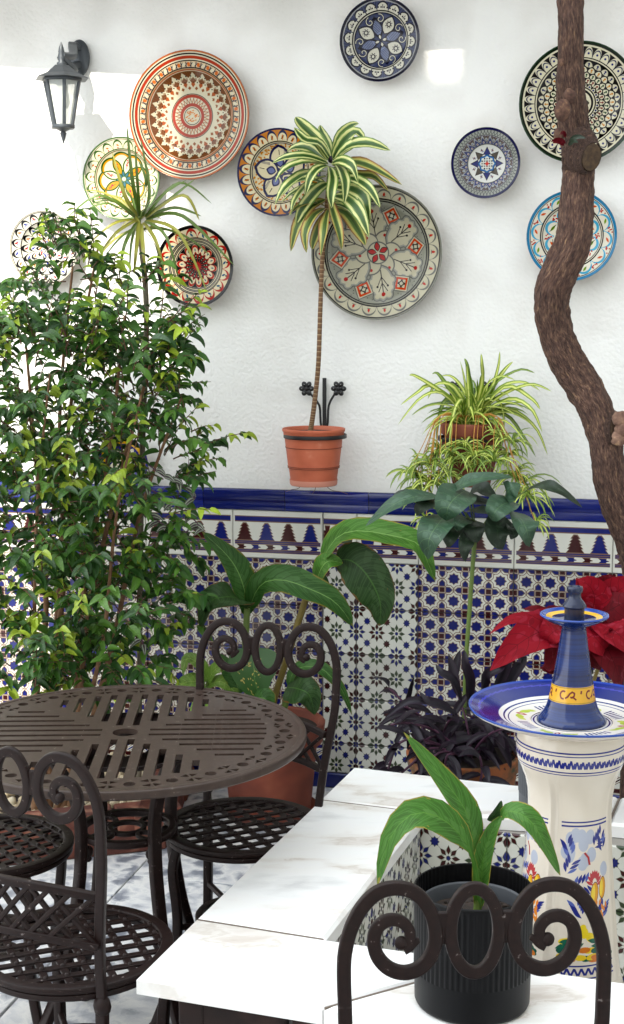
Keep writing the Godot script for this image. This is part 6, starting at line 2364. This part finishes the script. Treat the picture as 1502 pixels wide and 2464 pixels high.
# ------------------------------------------------------------------ the painted fountain
func make_fountain() -> void:
	var ax := Vector3(.514, 0, -2.76)
	var o := thing("fountain", "glazed ceramic fountain with a painted column, blue bowl and tall blue spout", "fountain", pos(ax))
	var ridge := func(r: float, a: float, y: float) -> float:
		var q := fposmod(a + PI * .25, PI / 2) - PI / 4
		var e := .0045 * (exp(-pow((absf(q) - .075) / .035, 2)) - .7 * exp(-pow(q / .04, 2)))
		return r + e * smoothstep(.74, .66, y)
	var H := [Vector2(.150, .10), Vector2(.150, .155), Vector2(.140, .17), Vector2(.128, .22), Vector2(.118, .262), Vector2(.110, .295)]
	part("column_foot", pot_mesh([Vector2(.0005, .10)] + H, 48), M.bone_glaze, o)
	var mb := MB.new()
	var pr := [Vector2(.110, .295), Vector2(.106, .325), Vector2(.102, .36), Vector2(.097, .42), Vector2(.091, .48), Vector2(.086, .54), Vector2(.0825, .60), Vector2(.0815, .635), Vector2(.083, .665), Vector2(.0885, .692), Vector2(.097, .713), Vector2(.105, .73), Vector2(.108, .745), Vector2(.1085, .765), Vector2(.104, .785), Vector2(.099, .795)]
	mb.lathe(pr, 96, Transform3D(Basis(Vector3.UP, -.52), Vector3.ZERO), ridge)
	for i in mb.v.size():
		mb.uv[i].y = clampf((.795 - mb.v[i].y) / .5, 0, 1)
	part("painted_column", mb.mesh(), M.column_glaze, o)
	part("column_lip", pot_mesh([Vector2(.099, .795), Vector2(.096, .803), Vector2(.080, .807)], 48), M.bone_glaze, o)
	# dish
	mb = MB.new()
	var R := .203
	mb.lathe([Vector2(R * .985, .8365), Vector2(R * .93, .832), Vector2(R * .70, .818), Vector2(R * .62, .811), Vector2(R * .40, .806), Vector2(.0005, .806)], 64)
	for i in mb.v.size():
		mb.uv[i] = Vector2(.5 + mb.v[i].x / R * .495, .5 + mb.v[i].z / R * .495)
	var pd := part("painted_dish", mb.mesh(), M.bowl_glaze, o)
	part("dish_underside", pot_mesh([Vector2(.082, .800), Vector2(.105, .798), Vector2(.14, .806), Vector2(R * .93, .824), Vector2(R * .985, .830), Vector2(R, .8335)], 64), M.bone_glaze, pd)
	part("dish_rim", pot_mesh([Vector2(R, .8335), Vector2(R * 1.003, .8365), Vector2(R * .998, .838), Vector2(R * .985, .8365)], 64), M.spout_light, pd)
	# spout
	part("spout_foot", pot_mesh([Vector2(.068, .807), Vector2(.0685, .811), Vector2(.064, .816), Vector2(.056, .826), Vector2(.050, .838), Vector2(.0465, .850)], 48), M.spout_glaze, o)
	mb = MB.new()
	mb.lathe([Vector2(.0465, .850), Vector2(.0430, .868), Vector2(.0405, .886)], 48, Transform3D(Basis(Vector3.UP, .4), Vector3.ZERO))
	for i in mb.v.size():
		mb.uv[i].y = clampf((.886 - mb.v[i].y) / .036, 0, 1)
	part("scroll_band", mb.mesh(), M.scroll_glaze, o)
	var sp := [Vector2(.0405, .886)]
	for i in 22:
		var t := (i + 1) / 22.0
		sp.append(Vector2(lerpf(.0400, .0235, pow(t, .85)) + .0004 * (i % 2), lerpf(.887, .996, t)))
	sp += [Vector2(.030, 1.001), Vector2(.050, 1.008), Vector2(.0655, 1.017), Vector2(.067, 1.020)]
	part("spout", pot_mesh(sp, 48), M.spout_glaze, o)
	var ud := part("upper_dish", pot_mesh([Vector2(.067, 1.020), Vector2(.0665, 1.0225), Vector2(.063, 1.0225), Vector2(.055, 1.018)], 48), M.spout_light, o)
	part("yellow_ring", pot_mesh([Vector2(.055, 1.018), Vector2(.043, 1.0150)], 48), M.spout_yellow, ud)
	part("upper_dish_well", pot_mesh([Vector2(.043, 1.0150), Vector2(.030, 1.0135), Vector2(.019, 1.0135)], 48), M.spout_glaze, ud)
	part("finial", pot_mesh([Vector2(.0195, 1.012), Vector2(.0195, 1.034), Vector2(.0225, 1.036), Vector2(.0235, 1.039), Vector2(.020, 1.045), Vector2(.0135, 1.053), Vector2(.0120, 1.058), Vector2(.0120, 1.064), Vector2(.0150, 1.067), Vector2(.0155, 1.073), Vector2(.0145, 1.077), Vector2(.010, 1.078), Vector2(.008, 1.074), Vector2(.0005, 1.074)], 32), M.spout_worn, o)

func make_poinsettia() -> void:
	rng.seed = 71
	var c := Vector3(.575, .45, -3.24)
	var o := thing("poinsettia", "red poinsettia in a ribbed slate grey pot behind the fountain", "potted plant", pos(c))
	var rib := func(r: float, a: float, y: float) -> float:
		return r + (.0014 * sin(a * 56) if y > .045 else 0.0)
	var mb := MB.new()
	mb.lathe([Vector2(.0005, 0), Vector2(.086, 0), Vector2(.089, .003), Vector2(.090, .044), Vector2(.090, .046), Vector2(.092, .172), Vector2(.091, .176), Vector2(.087, .176), Vector2(.085, .165)], 224, Transform3D(), rib)
	part("pot", mb.mesh(), M.slate_pot, o)
	part("soil", pot_mesh([Vector2(.087, .155), Vector2(.0005, .158)]), M.soil, o)
	var z := -3.20
	var hub := at_z(1432, 1500, z - .03) - c
	for q in [[0.0, 0.0], [.02, .03], [-.02, -.02]]:
		part("stem", tube(smooth([Vector3(q[0], .15, q[1]), Vector3(q[0] * 2, .22, q[1]), hub + Vector3(q[0], -.05, q[1])], 10), .0045, 7), M.olive_stem, o)
	var Z := func(a: Array) -> Array:
		var out := []
		for q in a:
			out.append(zu(q, 1700, 2300, 1.8870))
		return out
	var B := [
		[[[1000, 420], [860, 430], [680, 540], [490, 720]], .10, .110, Vector3(-.15, .55, .8), 0],
		[[[1000, 330], [850, 335], [650, 340], [485, 445]], .06, .055, Vector3(-.1, .85, .5), 0],
		[[[1040, 400], [980, 420], [930, 470], [925, 545]], .12, .080, Vector3(-.2, .5, .85), 0],
		[[[1000, 290], [920, 300], [830, 260], [740, 255]], .02, .045, Vector3(0, .8, .6), 1],
		[[[1180, 240], [1170, 150], [1180, 90], [1140, 20]], .02, .075, Vector3(.2, .5, .8), 0],
		[[[1260, 280], [1280, 170], [1240, 80], [1150, 30]], .03, .095, Vector3(-.2, .3, .95), 0],
		[[[1320, 260], [1420, 150], [1520, 80], [1600, 60]], .03, .090, Vector3(.2, .5, .85), 0],
		[[[1320, 300], [1420, 250], [1520, 200], [1640, 190]], .06, .095, Vector3(.2, .6, .8), 1],
		[[[1240, 360], [1270, 450], [1330, 520], [1390, 600]], .12, .105, Vector3(.25, .45, .9), 0],
		[[[1300, 420], [1380, 560], [1440, 700], [1480, 860]], .11, .120, Vector3(.4, .35, .85), 1],
		[[[1330, 360], [1430, 420], [1530, 520], [1600, 640]], .10, .105, Vector3(.4, .5, .8), 0],
		[[[1250, 420], [1240, 520], [1260, 620], [1330, 720]], .08, .070, Vector3(.1, .3, .9), 1],
		[[[1100, 430], [1010, 520], [940, 680], [870, 700]], .05, .060, Vector3(-.2, .5, .8), 1],
		[[[1000, 700], [960, 720], [920, 715], [870, 690]], .05, .035, Vector3(0, .8, .5), 1],
		[[[1280, 230], [1330, 130], [1400, 60], [1480, 50]], -.02, .080, Vector3(0, .4, .9), 1],
		[[[1380, 330], [1480, 330], [1560, 380], [1640, 420]], .05, .090, Vector3(.2, .6, .75), 1],
	]
	for q in B:
		var pts: Array = Z.call(q[0])
		var inn := pts[0].lerp(Vector2(1432, 1500), .55) as Vector2
		pts.insert(0, inn)
		px_leaf(o, pts, z, q[1], q[2], q[3], M.red_bract_deep if q[4] else M.red_bract, "ovate", .20, "red_bract", .035)
	for i in 12:
		part("red_bract", leaf(arch(hub + Vector3(rng.randf_range(-.02, .02), rng.randf_range(-.02, .01), rng.randf_range(-.01, .02)), TAU * i / 12 + rng.randf_range(-.2, .2), rng.randf_range(.0, .5), rng.randf_range(.07, .12), 1.2, 5), rng.randf_range(.035, .055), Vector3(0, .8, .5), .22, "ovate", 9, .03), M.red_bract if i % 3 else M.red_bract_deep, o)
	for i in 9:
		var az := rng.randf() * TAU
		part("green_leaf", leaf(arch(hub + Vector3(0, -.06 - rng.randf() * .06, 0), az, .3, rng.randf_range(.08, .12), 1.4, 5), .055, Vector3(0, .8, .5), .25, "ovate", 8), M.shrub_leaf_dark, o)
	for i in 7:
		mb = MB.new()
		mb.ball(hub + Vector3(rng.randf_range(-.018, .018), .012, rng.randf_range(-.012, .022)), Vector3(.005, .006, .005), 8, 6)
		part("flower_bud", mb.mesh(), M.spout_yellow if i % 2 else M.green_stem, o)

# ------------------------------------------------------------------ cast metal table
func hole(parent: Node3D, called: String, sz: Vector3, at: Transform3D) -> void:
	var b := CSGBox3D.new()
	b.name = called
	b.size = sz
	b.operation = CSGShape3D.OPERATION_SUBTRACTION
	b.transform = at
	parent.add_child(b, true)

func make_table() -> void:
	var c := Vector3(-.407, 0, -3.033)
	var o := thing("round_table", "round brown cast metal bistro table with a slotted top", "table", Transform3D(Basis(Vector3.UP, .03), c))
	var R := .394
	var top := CSGCombiner3D.new()
	top.name = "tabletop"
	top.position.y = .694
	top.material_override = M.table_metal
	o.add_child(top)
	var disc := CSGCylinder3D.new()
	disc.name = "disc"
	disc.radius = R - .006
	disc.height = .012
	disc.sides = 96
	top.add_child(disc)
	var cyl := func(called: String, r: float, sides: int, at: Transform3D) -> void:
		var q := CSGCylinder3D.new()
		q.name = called
		q.radius = r
		q.height = .05
		q.sides = sides
		q.operation = CSGShape3D.OPERATION_SUBTRACTION
		q.transform = at
		top.add_child(q, true)
	cyl.call("hole", .028, 32, Transform3D())
	var pitch := .0365
	for quad in 4:
		var T := Transform3D(Basis(Vector3.UP, PI / 2 * quad), Vector3.ZERO)
		for i in 10:
			var off := (i - 4.5) * pitch
			if absf(off) > .17:
				continue
			var x0 := maxf(absf(off) * 1.06 + .026, .052)
			var x1 := sqrt(.312 * .312 - off * off) - .004
			if x1 - x0 < .02:
				continue
			hole(top, "slot", Vector3(x1 - x0, .05, .0150 if quad % 2 else .0130), T * pos(Vector3((x0 + x1) / 2, 0, off)))
	for i in 26:
		var a := TAU * i / 26
		cyl.call("hole", .0125, 14, pos(Vector3(cos(a), 0, sin(a)) * .347))
		for s in [-1, 1]:
			for s2 in [-1, 1]:
				var a2: float = a + TAU / 52 + s * .024
				var rr: float = .347 + s2 * .0135
				var tb := Basis(Vector3.UP, -a2 + (0.0 if s2 > 0 else PI) + s * s2 * .5)
				cyl.call("hole", .0115, 3, Transform3D(tb * Basis.from_scale(Vector3(.85, 1, 1)), Vector3(cos(a2), 0, sin(a2)) * rr))
	var mb := MB.new()
	mb.sweep(circle_path(Vector3(0, .692, 0), R - .007, 96), rect_prof(.008, .0095), true)
	part("rim", mb.mesh(), M.table_metal, o)
	# legs with a double curve, and the ring that ties them
	for k in 4:
		var a := PI / 2 * k + PI / 4 + .15
		var d := Vector3(cos(a), 0, sin(a))
		mb = MB.new()
		mb.sweep(smooth([d * .185 + Vector3(0, .688, 0), d * .172 + Vector3(0, .665, 0), d * .135 + Vector3(0, .60, 0), d * .116 + Vector3(0, .53, 0), d * .115 + Vector3(0, .46, 0), d * .122 + Vector3(0, .38, 0), d * .145 + Vector3(0, .26, 0), d * .19 + Vector3(0, .13, 0), d * .25 + Vector3(0, .03, 0), d * .275 + Vector3(0, .008, 0)], 32), rect_prof(.0135, .0105), false, d)
		var leg := part("leg", mb.mesh(), M.brown_metal, o)
		mb = MB.new()
		mb.lathe([Vector2(.0005, 0), Vector2(.018, 0), Vector2(.020, .008), Vector2(.012, .016), Vector2(.0005, .018)], 12, pos(d * .275))
		part("foot", mb.mesh(), M.brown_metal, leg)
		mb = MB.new()
		mb.ball(d * .098 + Vector3(0, .452, 0), Vector3(.012, .014, .012), 8, 6)
		mb.ball(d * .098 + Vector3(0, .436, 0), Vector3(.008, .008, .008), 8, 6)
		part("bolt", mb.mesh(), M.brown_metal, leg)
	var ring := stretcher(.1, .482)
	part("stretcher_ring", ring, M.brown_metal, o)
	mb = MB.new()
	mb.lathe([Vector2(.05, .662), Vector2(.20, .676), Vector2(.205, .686), Vector2(.20, .6865)], 32)
	part("top_brace", mb.mesh(), M.brown_metal, o)

func stretcher(r: float, y: float) -> ArrayMesh:
	# outer ring, inner ring and four oval petals between them
	var mb := MB.new()
	mb.sweep(circle_path(Vector3(0, y, 0), r, 40), rect_prof(.0085, .008), true)
	mb.sweep(circle_path(Vector3(0, y, 0), r * .37, 24), rect_prof(.006, .005), true)
	for k in 4:
		var a := PI / 2 * k + PI / 4
		var d := Vector3(cos(a), 0, sin(a))
		mb.sweep(circle_path(d * r * .69 + Vector3(0, y, 0), r * .27, 18, d, d.cross(Vector3.UP), r * .17), rect_prof(.0045, .0045), true)
	return mb.mesh()

# ------------------------------------------------------------------ scroll backed chairs
func make_chair(label: String) -> Node3D:
	var o := thing("chair", label, "chair", Transform3D(), "brown cast metal scroll back chairs")
	var m: Material = M.brown_metal
	var R := .183
	var SH := .44
	# seat
	var mb := MB.new()
	mb.sweep(circle_path(Vector3(0, SH - .006, 0), R - .011, 56), rect_prof(.012, .0065), true)
	mb.sweep(circle_path(Vector3(0, SH - .020, 0), R - .010, 56), rect_prof(.008, .006), true)
	part("seat_rim", mb.mesh(), m, o)
	var riv := MB.new()
	for dir in 2:
		var T := Transform3D(Basis(Vector3.UP, PI / 4 + PI / 2 * dir), Vector3.ZERO)
		for i in 9:
			var off := (i - 4) * .0385
			var half := sqrt(maxf(0, pow(R - .014, 2) - off * off))
			if half < .04:
				continue
			mb = MB.new()
			mb.box(Vector3(half * 2, .006, .0145), T * pos(Vector3(0, SH - .0055 - dir * .0024, off)), .0015)
			part("seat_strip", mb.mesh(), m, o)
			if dir == 0:
				for j in 9:
					var p := Vector3((j - 4) * .0385, SH - .0025, off)
					if Vector2(p.x, p.z).length() < R - .018:
						riv.lathe([Vector2(.0055, 0), Vector2(.0048, .0022), Vector2(.0025, .0035), Vector2(.0004, .0038)], 8, pos(T * p))
	part("rivets", riv.mesh(), m, o).set_meta("kind", "stuff")
	# back: post that bends over into a scroll, one each side
	var sc := .000266
	var P := func(x: float, y: float, s: float) -> Vector3:
		var yy := .88 - (y - 757) * sc * 1.08
		# the back leans a little
		return Vector3((x - 735) * sc * s, yy, -.150 - (yy - SH) * .085)
	var px := [[1368, 1500], [1378, 1330], [1382, 1180], [1375, 1080], [1345, 975], [1290, 880], [1215, 815], [1125, 795], [1040, 815], [975, 875], [938, 955], [930, 1040], [955, 1115], [1010, 1168], [1085, 1187], [1160, 1165], [1215, 1110], [1235, 1040], [1215, 975], [1160, 942], [1100, 950], [1060, 990], [1058, 1035], [1080, 1062]]
	for s in [-1, 1]:
		var pts := [Vector3(s * .138, SH - .030, -.128), Vector3(s * .143, SH + .04, -.140), Vector3(s * .152, SH + .12, -.152)]
		for q in px:
			pts.append(P.call(q[0], q[1], s))
		mb = MB.new()
		var c := smooth(pts, 110)
		var scl := []
		for i in c.size():
			scl.append(1.0 if i < 80 else lerpf(1.0, .75, (i - 80) / 30.0))
		mb.sweep(c, rect_prof(.0092, .0064), false, Vector3.FORWARD, scl)
		var post := part("scroll_post", mb.mesh(), m, o)
		mb = MB.new()
		mb.ball(P.call(1098, 1050, s), Vector3(.0095, .0095, .0075), 12, 8)
		mb.sweep(smooth([P.call(1085, 1085, s), P.call(1055, 1070, s), P.call(1028, 1045, s), P.call(1010, 1036, s)], 8), rect_prof(.0058, .0052), false, Vector3.FORWARD, [.9, .9, .88, .85, .82, .8, .76, .7, .55])
		part("scroll_tip", mb.mesh(), m, post)
		mb = MB.new()
		mb.box(Vector3(.020, .045, .009), pos(P.call(905, 985, s)), .003)
		part("weld", mb.mesh(), m, post)
		# rear leg carries the post on to the floor; front leg
		mb = MB.new()
		mb.sweep(smooth([Vector3(s * .138, SH - .028, -.128), Vector3(s * .140, .30, -.135), Vector3(s * .150, .15, -.155), Vector3(s * .165, .01, -.185)], 18), rect_prof(.0105, .010), false, Vector3.FORWARD)
		mb.lathe([Vector2(.0005, 0), Vector2(.014, 0), Vector2(.016, .008), Vector2(.010, .014), Vector2(.0005, .016)], 10, pos(Vector3(s * .165, 0, -.185)))
		mb.ball(Vector3(s * .139, SH - .035, -.130), Vector3(.017, .02, .015), 10, 6)
		part("leg", mb.mesh(), m, o)
		mb = MB.new()
		mb.sweep(smooth([Vector3(s * .115, SH - .022, .110), Vector3(s * .125, .36, .125), Vector3(s * .118, .24, .118), Vector3(s * .125, .12, .13), Vector3(s * .155, .01, .165)], 20), rect_prof(.0105, .010), false, Vector3.BACK)
		mb.lathe([Vector2(.0005, 0), Vector2(.014, 0), Vector2(.016, .008), Vector2(.010, .014), Vector2(.0005, .016)], 10, pos(Vector3(s * .155, 0, .165)))
		part("leg", mb.mesh(), m, o)
	mb = MB.new()
	var ov := []
	for i in 36:
		ov.append(P.call(735 + cos(TAU * i / 36) * 120, 1000 + sin(TAU * i / 36) * 195, 1))
	mb.sweep(ov, rect_prof(.0084, .0062), true, Vector3.FORWARD)
	part("oval_ring", mb.mesh(), m, o)
	# bowed lattice between two arched rails
	var rail := func(x: float, y: float) -> Vector3:
		return Vector3(x, y + .022 * (1 - pow(x / .16, 2)), -.150 - .045 * (1 - pow(x / .16, 2)))
	for y in [SH + .085, SH + .175]:
		mb = MB.new()
		var pts := []
		for i in 17:
			pts.append(rail.call(lerpf(-.150, .150, i / 16.0), y))
		mb.sweep(pts, rect_prof(.0075, .007), false, Vector3.FORWARD)
		part("back_rail", mb.mesh(), m, o)
	for i in 9:
		for s in [-1, 1]:
			var x0: float = -.145 + i * .0362 - s * .036
			var x1: float = x0 + s * .072
			if absf(x0) > .152 or absf(x1) > .152:
				continue
			mb = MB.new()
			var pts := []
			for k in 5:
				pts.append(rail.call(lerpf(x0, x1, k / 4.0), lerpf(SH + .088, SH + .172, k / 4.0)) + Vector3(0, 0, .0015 * s))
			mb.sweep(pts, rect_prof(.0045, .004), false, Vector3.FORWARD)
			part("lattice_bar", mb.mesh(), m, o)
	var sring := part("stretcher_ring", stretcher(.105, .215), m, o)
	for s in [-1, 1]:
		for f in [-1, 1]:
			mb = MB.new()
			var e := Vector3(s * .118, .222, .118) if f > 0 else Vector3(s * .143, .222, -.142)
			mb.sweep([Vector3(s * .074, .216, f * .074), e], rect_prof(.006, .006))
			part("stretcher_arm", mb.mesh(), m, sring)
	return o

func place(o: Node3D, seat: Vector2, facing: Vector2) -> void:
	# facing: where a sitter looks, in x and z
	o.transform = Transform3D(Basis(Vector3.UP, atan2(facing.x, facing.y)), Vector3(seat.x, 0, seat.y))

func make_chairs() -> void:
	var a := make_chair("scroll back chair nearest the camera with its back against the marble ledge")
	place(a, Vector2(.224, -1.605), Vector2(.06, 1.0))
	var b := copy(a, "scroll back chair at the table's left front, its lattice back and seat both in view")
	place(b, Vector2(-.443, -2.546), Vector2(.40, -.915))
	var c := copy(a, "scroll back chair at the table's far right, backrest in front of the tiles and canna")
	place(c, Vector2(-.158, -3.175), Vector2(-.29, .957))
	var d := copy(a, "chair cut off at the left edge, only its lattice seat showing beneath the tabletop")
	place(d, Vector2(-.715, -3.06), Vector2(1.0, .1))

func make_seedling() -> void:
	var c := Vector3(.272, .45, -2.305)
	var o := thing("potted_plant", "young broad leaved canna seedling in a black ribbed pot on the near marble ledge", "potted plant", pos(c))
	var rib := func(r: float, a: float, y: float) -> float:
		return r + (.0011 * sin(a * 64) if y > .062 and y < .19 else 0.0)
	var mb := MB.new()
	mb.lathe([Vector2(.0005, 0), Vector2(.090, 0), Vector2(.0955, .003), Vector2(.0975, .008), Vector2(.0985, .060), Vector2(.0985, .0625), Vector2(.099, .19), Vector2(.1005, .196), Vector2(.1005, .202), Vector2(.0985, .2045), Vector2(.096, .203), Vector2(.0945, .13)], 256, Transform3D(), rib)
	part("outer_pot", mb.mesh(), M.black_plastic, o)
	var ip := part("inner_pot", pot_mesh([Vector2(.078, .10), Vector2(.084, .165), Vector2(.090, .168), Vector2(.0905, .173), Vector2(.0885, .175), Vector2(.0845, .172), Vector2(.082, .15)], 48), M.grey_plastic, o)
	var so := part("soil", pot_mesh([Vector2(.083, .150), Vector2(.04, .155), Vector2(.0005, .156)]), M.soil, ip)
	rng.seed = 81
	mb = MB.new()
	for i in 60:
		var q := Vector2.from_angle(rng.randf() * TAU) * sqrt(rng.randf()) * .075
		mb.ball(Vector3(q.x, .154, q.y), Vector3(rng.randf_range(.003, .008), rng.randf_range(.002, .004), rng.randf_range(.003, .006)), 6, 4)
	part("bark_mulch", mb.mesh(), M.soil, o).set_meta("kind", "stuff")
	var Z := func(a: Array) -> Array:
		var out := []
		for q in a:
			out.append(zu(q, 1300, 2900, 1.2559))
		return out
	var z := -2.305
	px_leaf(o, Z.call([[770, 940], [768, 800], [755, 650], [735, 520], [690, 400], [560, 230], [395, 35]]), z, .02, .050, Vector3(.45, .15, .9), M.seedling_leaf, "stalk", .25)
	px_leaf(o, Z.call([[770, 930], [762, 760], [735, 640], [670, 540], [560, 455], [430, 450], [320, 580], [262, 815]]), z, .07, .056, Vector3(-.35, .55, .75), M.seedling_leaf, "stalk", .16)
	px_leaf(o, Z.call([[772, 930], [785, 780], [800, 650], [840, 530], [890, 455]]), z, .02, .036, Vector3(-.3, .2, .9), M.seedling_leaf, "lance", .45)
	px_leaf(o, Z.call([[880, 460], [940, 432], [1030, 480], [1100, 590], [1182, 755]]), z, .05, .043, Vector3(.2, .6, .75), M.seedling_leaf, "lance", .25)
	px_leaf(o, Z.call([[820, 480], [850, 450], [870, 420], [886, 378]]), z - .01, .01, .020, Vector3(.3, .2, .9), M.canna_leaf_dark, "lance", .4)
	var st := []
	for q in Z.call([[765, 950], [768, 860], [768, 760], [770, 660]]):
		st.append(at_z(q.x, q.y, z) - c)
	st.insert(0, Vector3(st[0].x, .15, 0))
	part("stem", tube(smooth(st, 16), .0075, 10, [1.1, 1.1, 1.05, 1.0, 1, 1, .95, .9, .9, .85, .8, .8, .75, .7, .65, .6, .55]), M.green_stem, o)
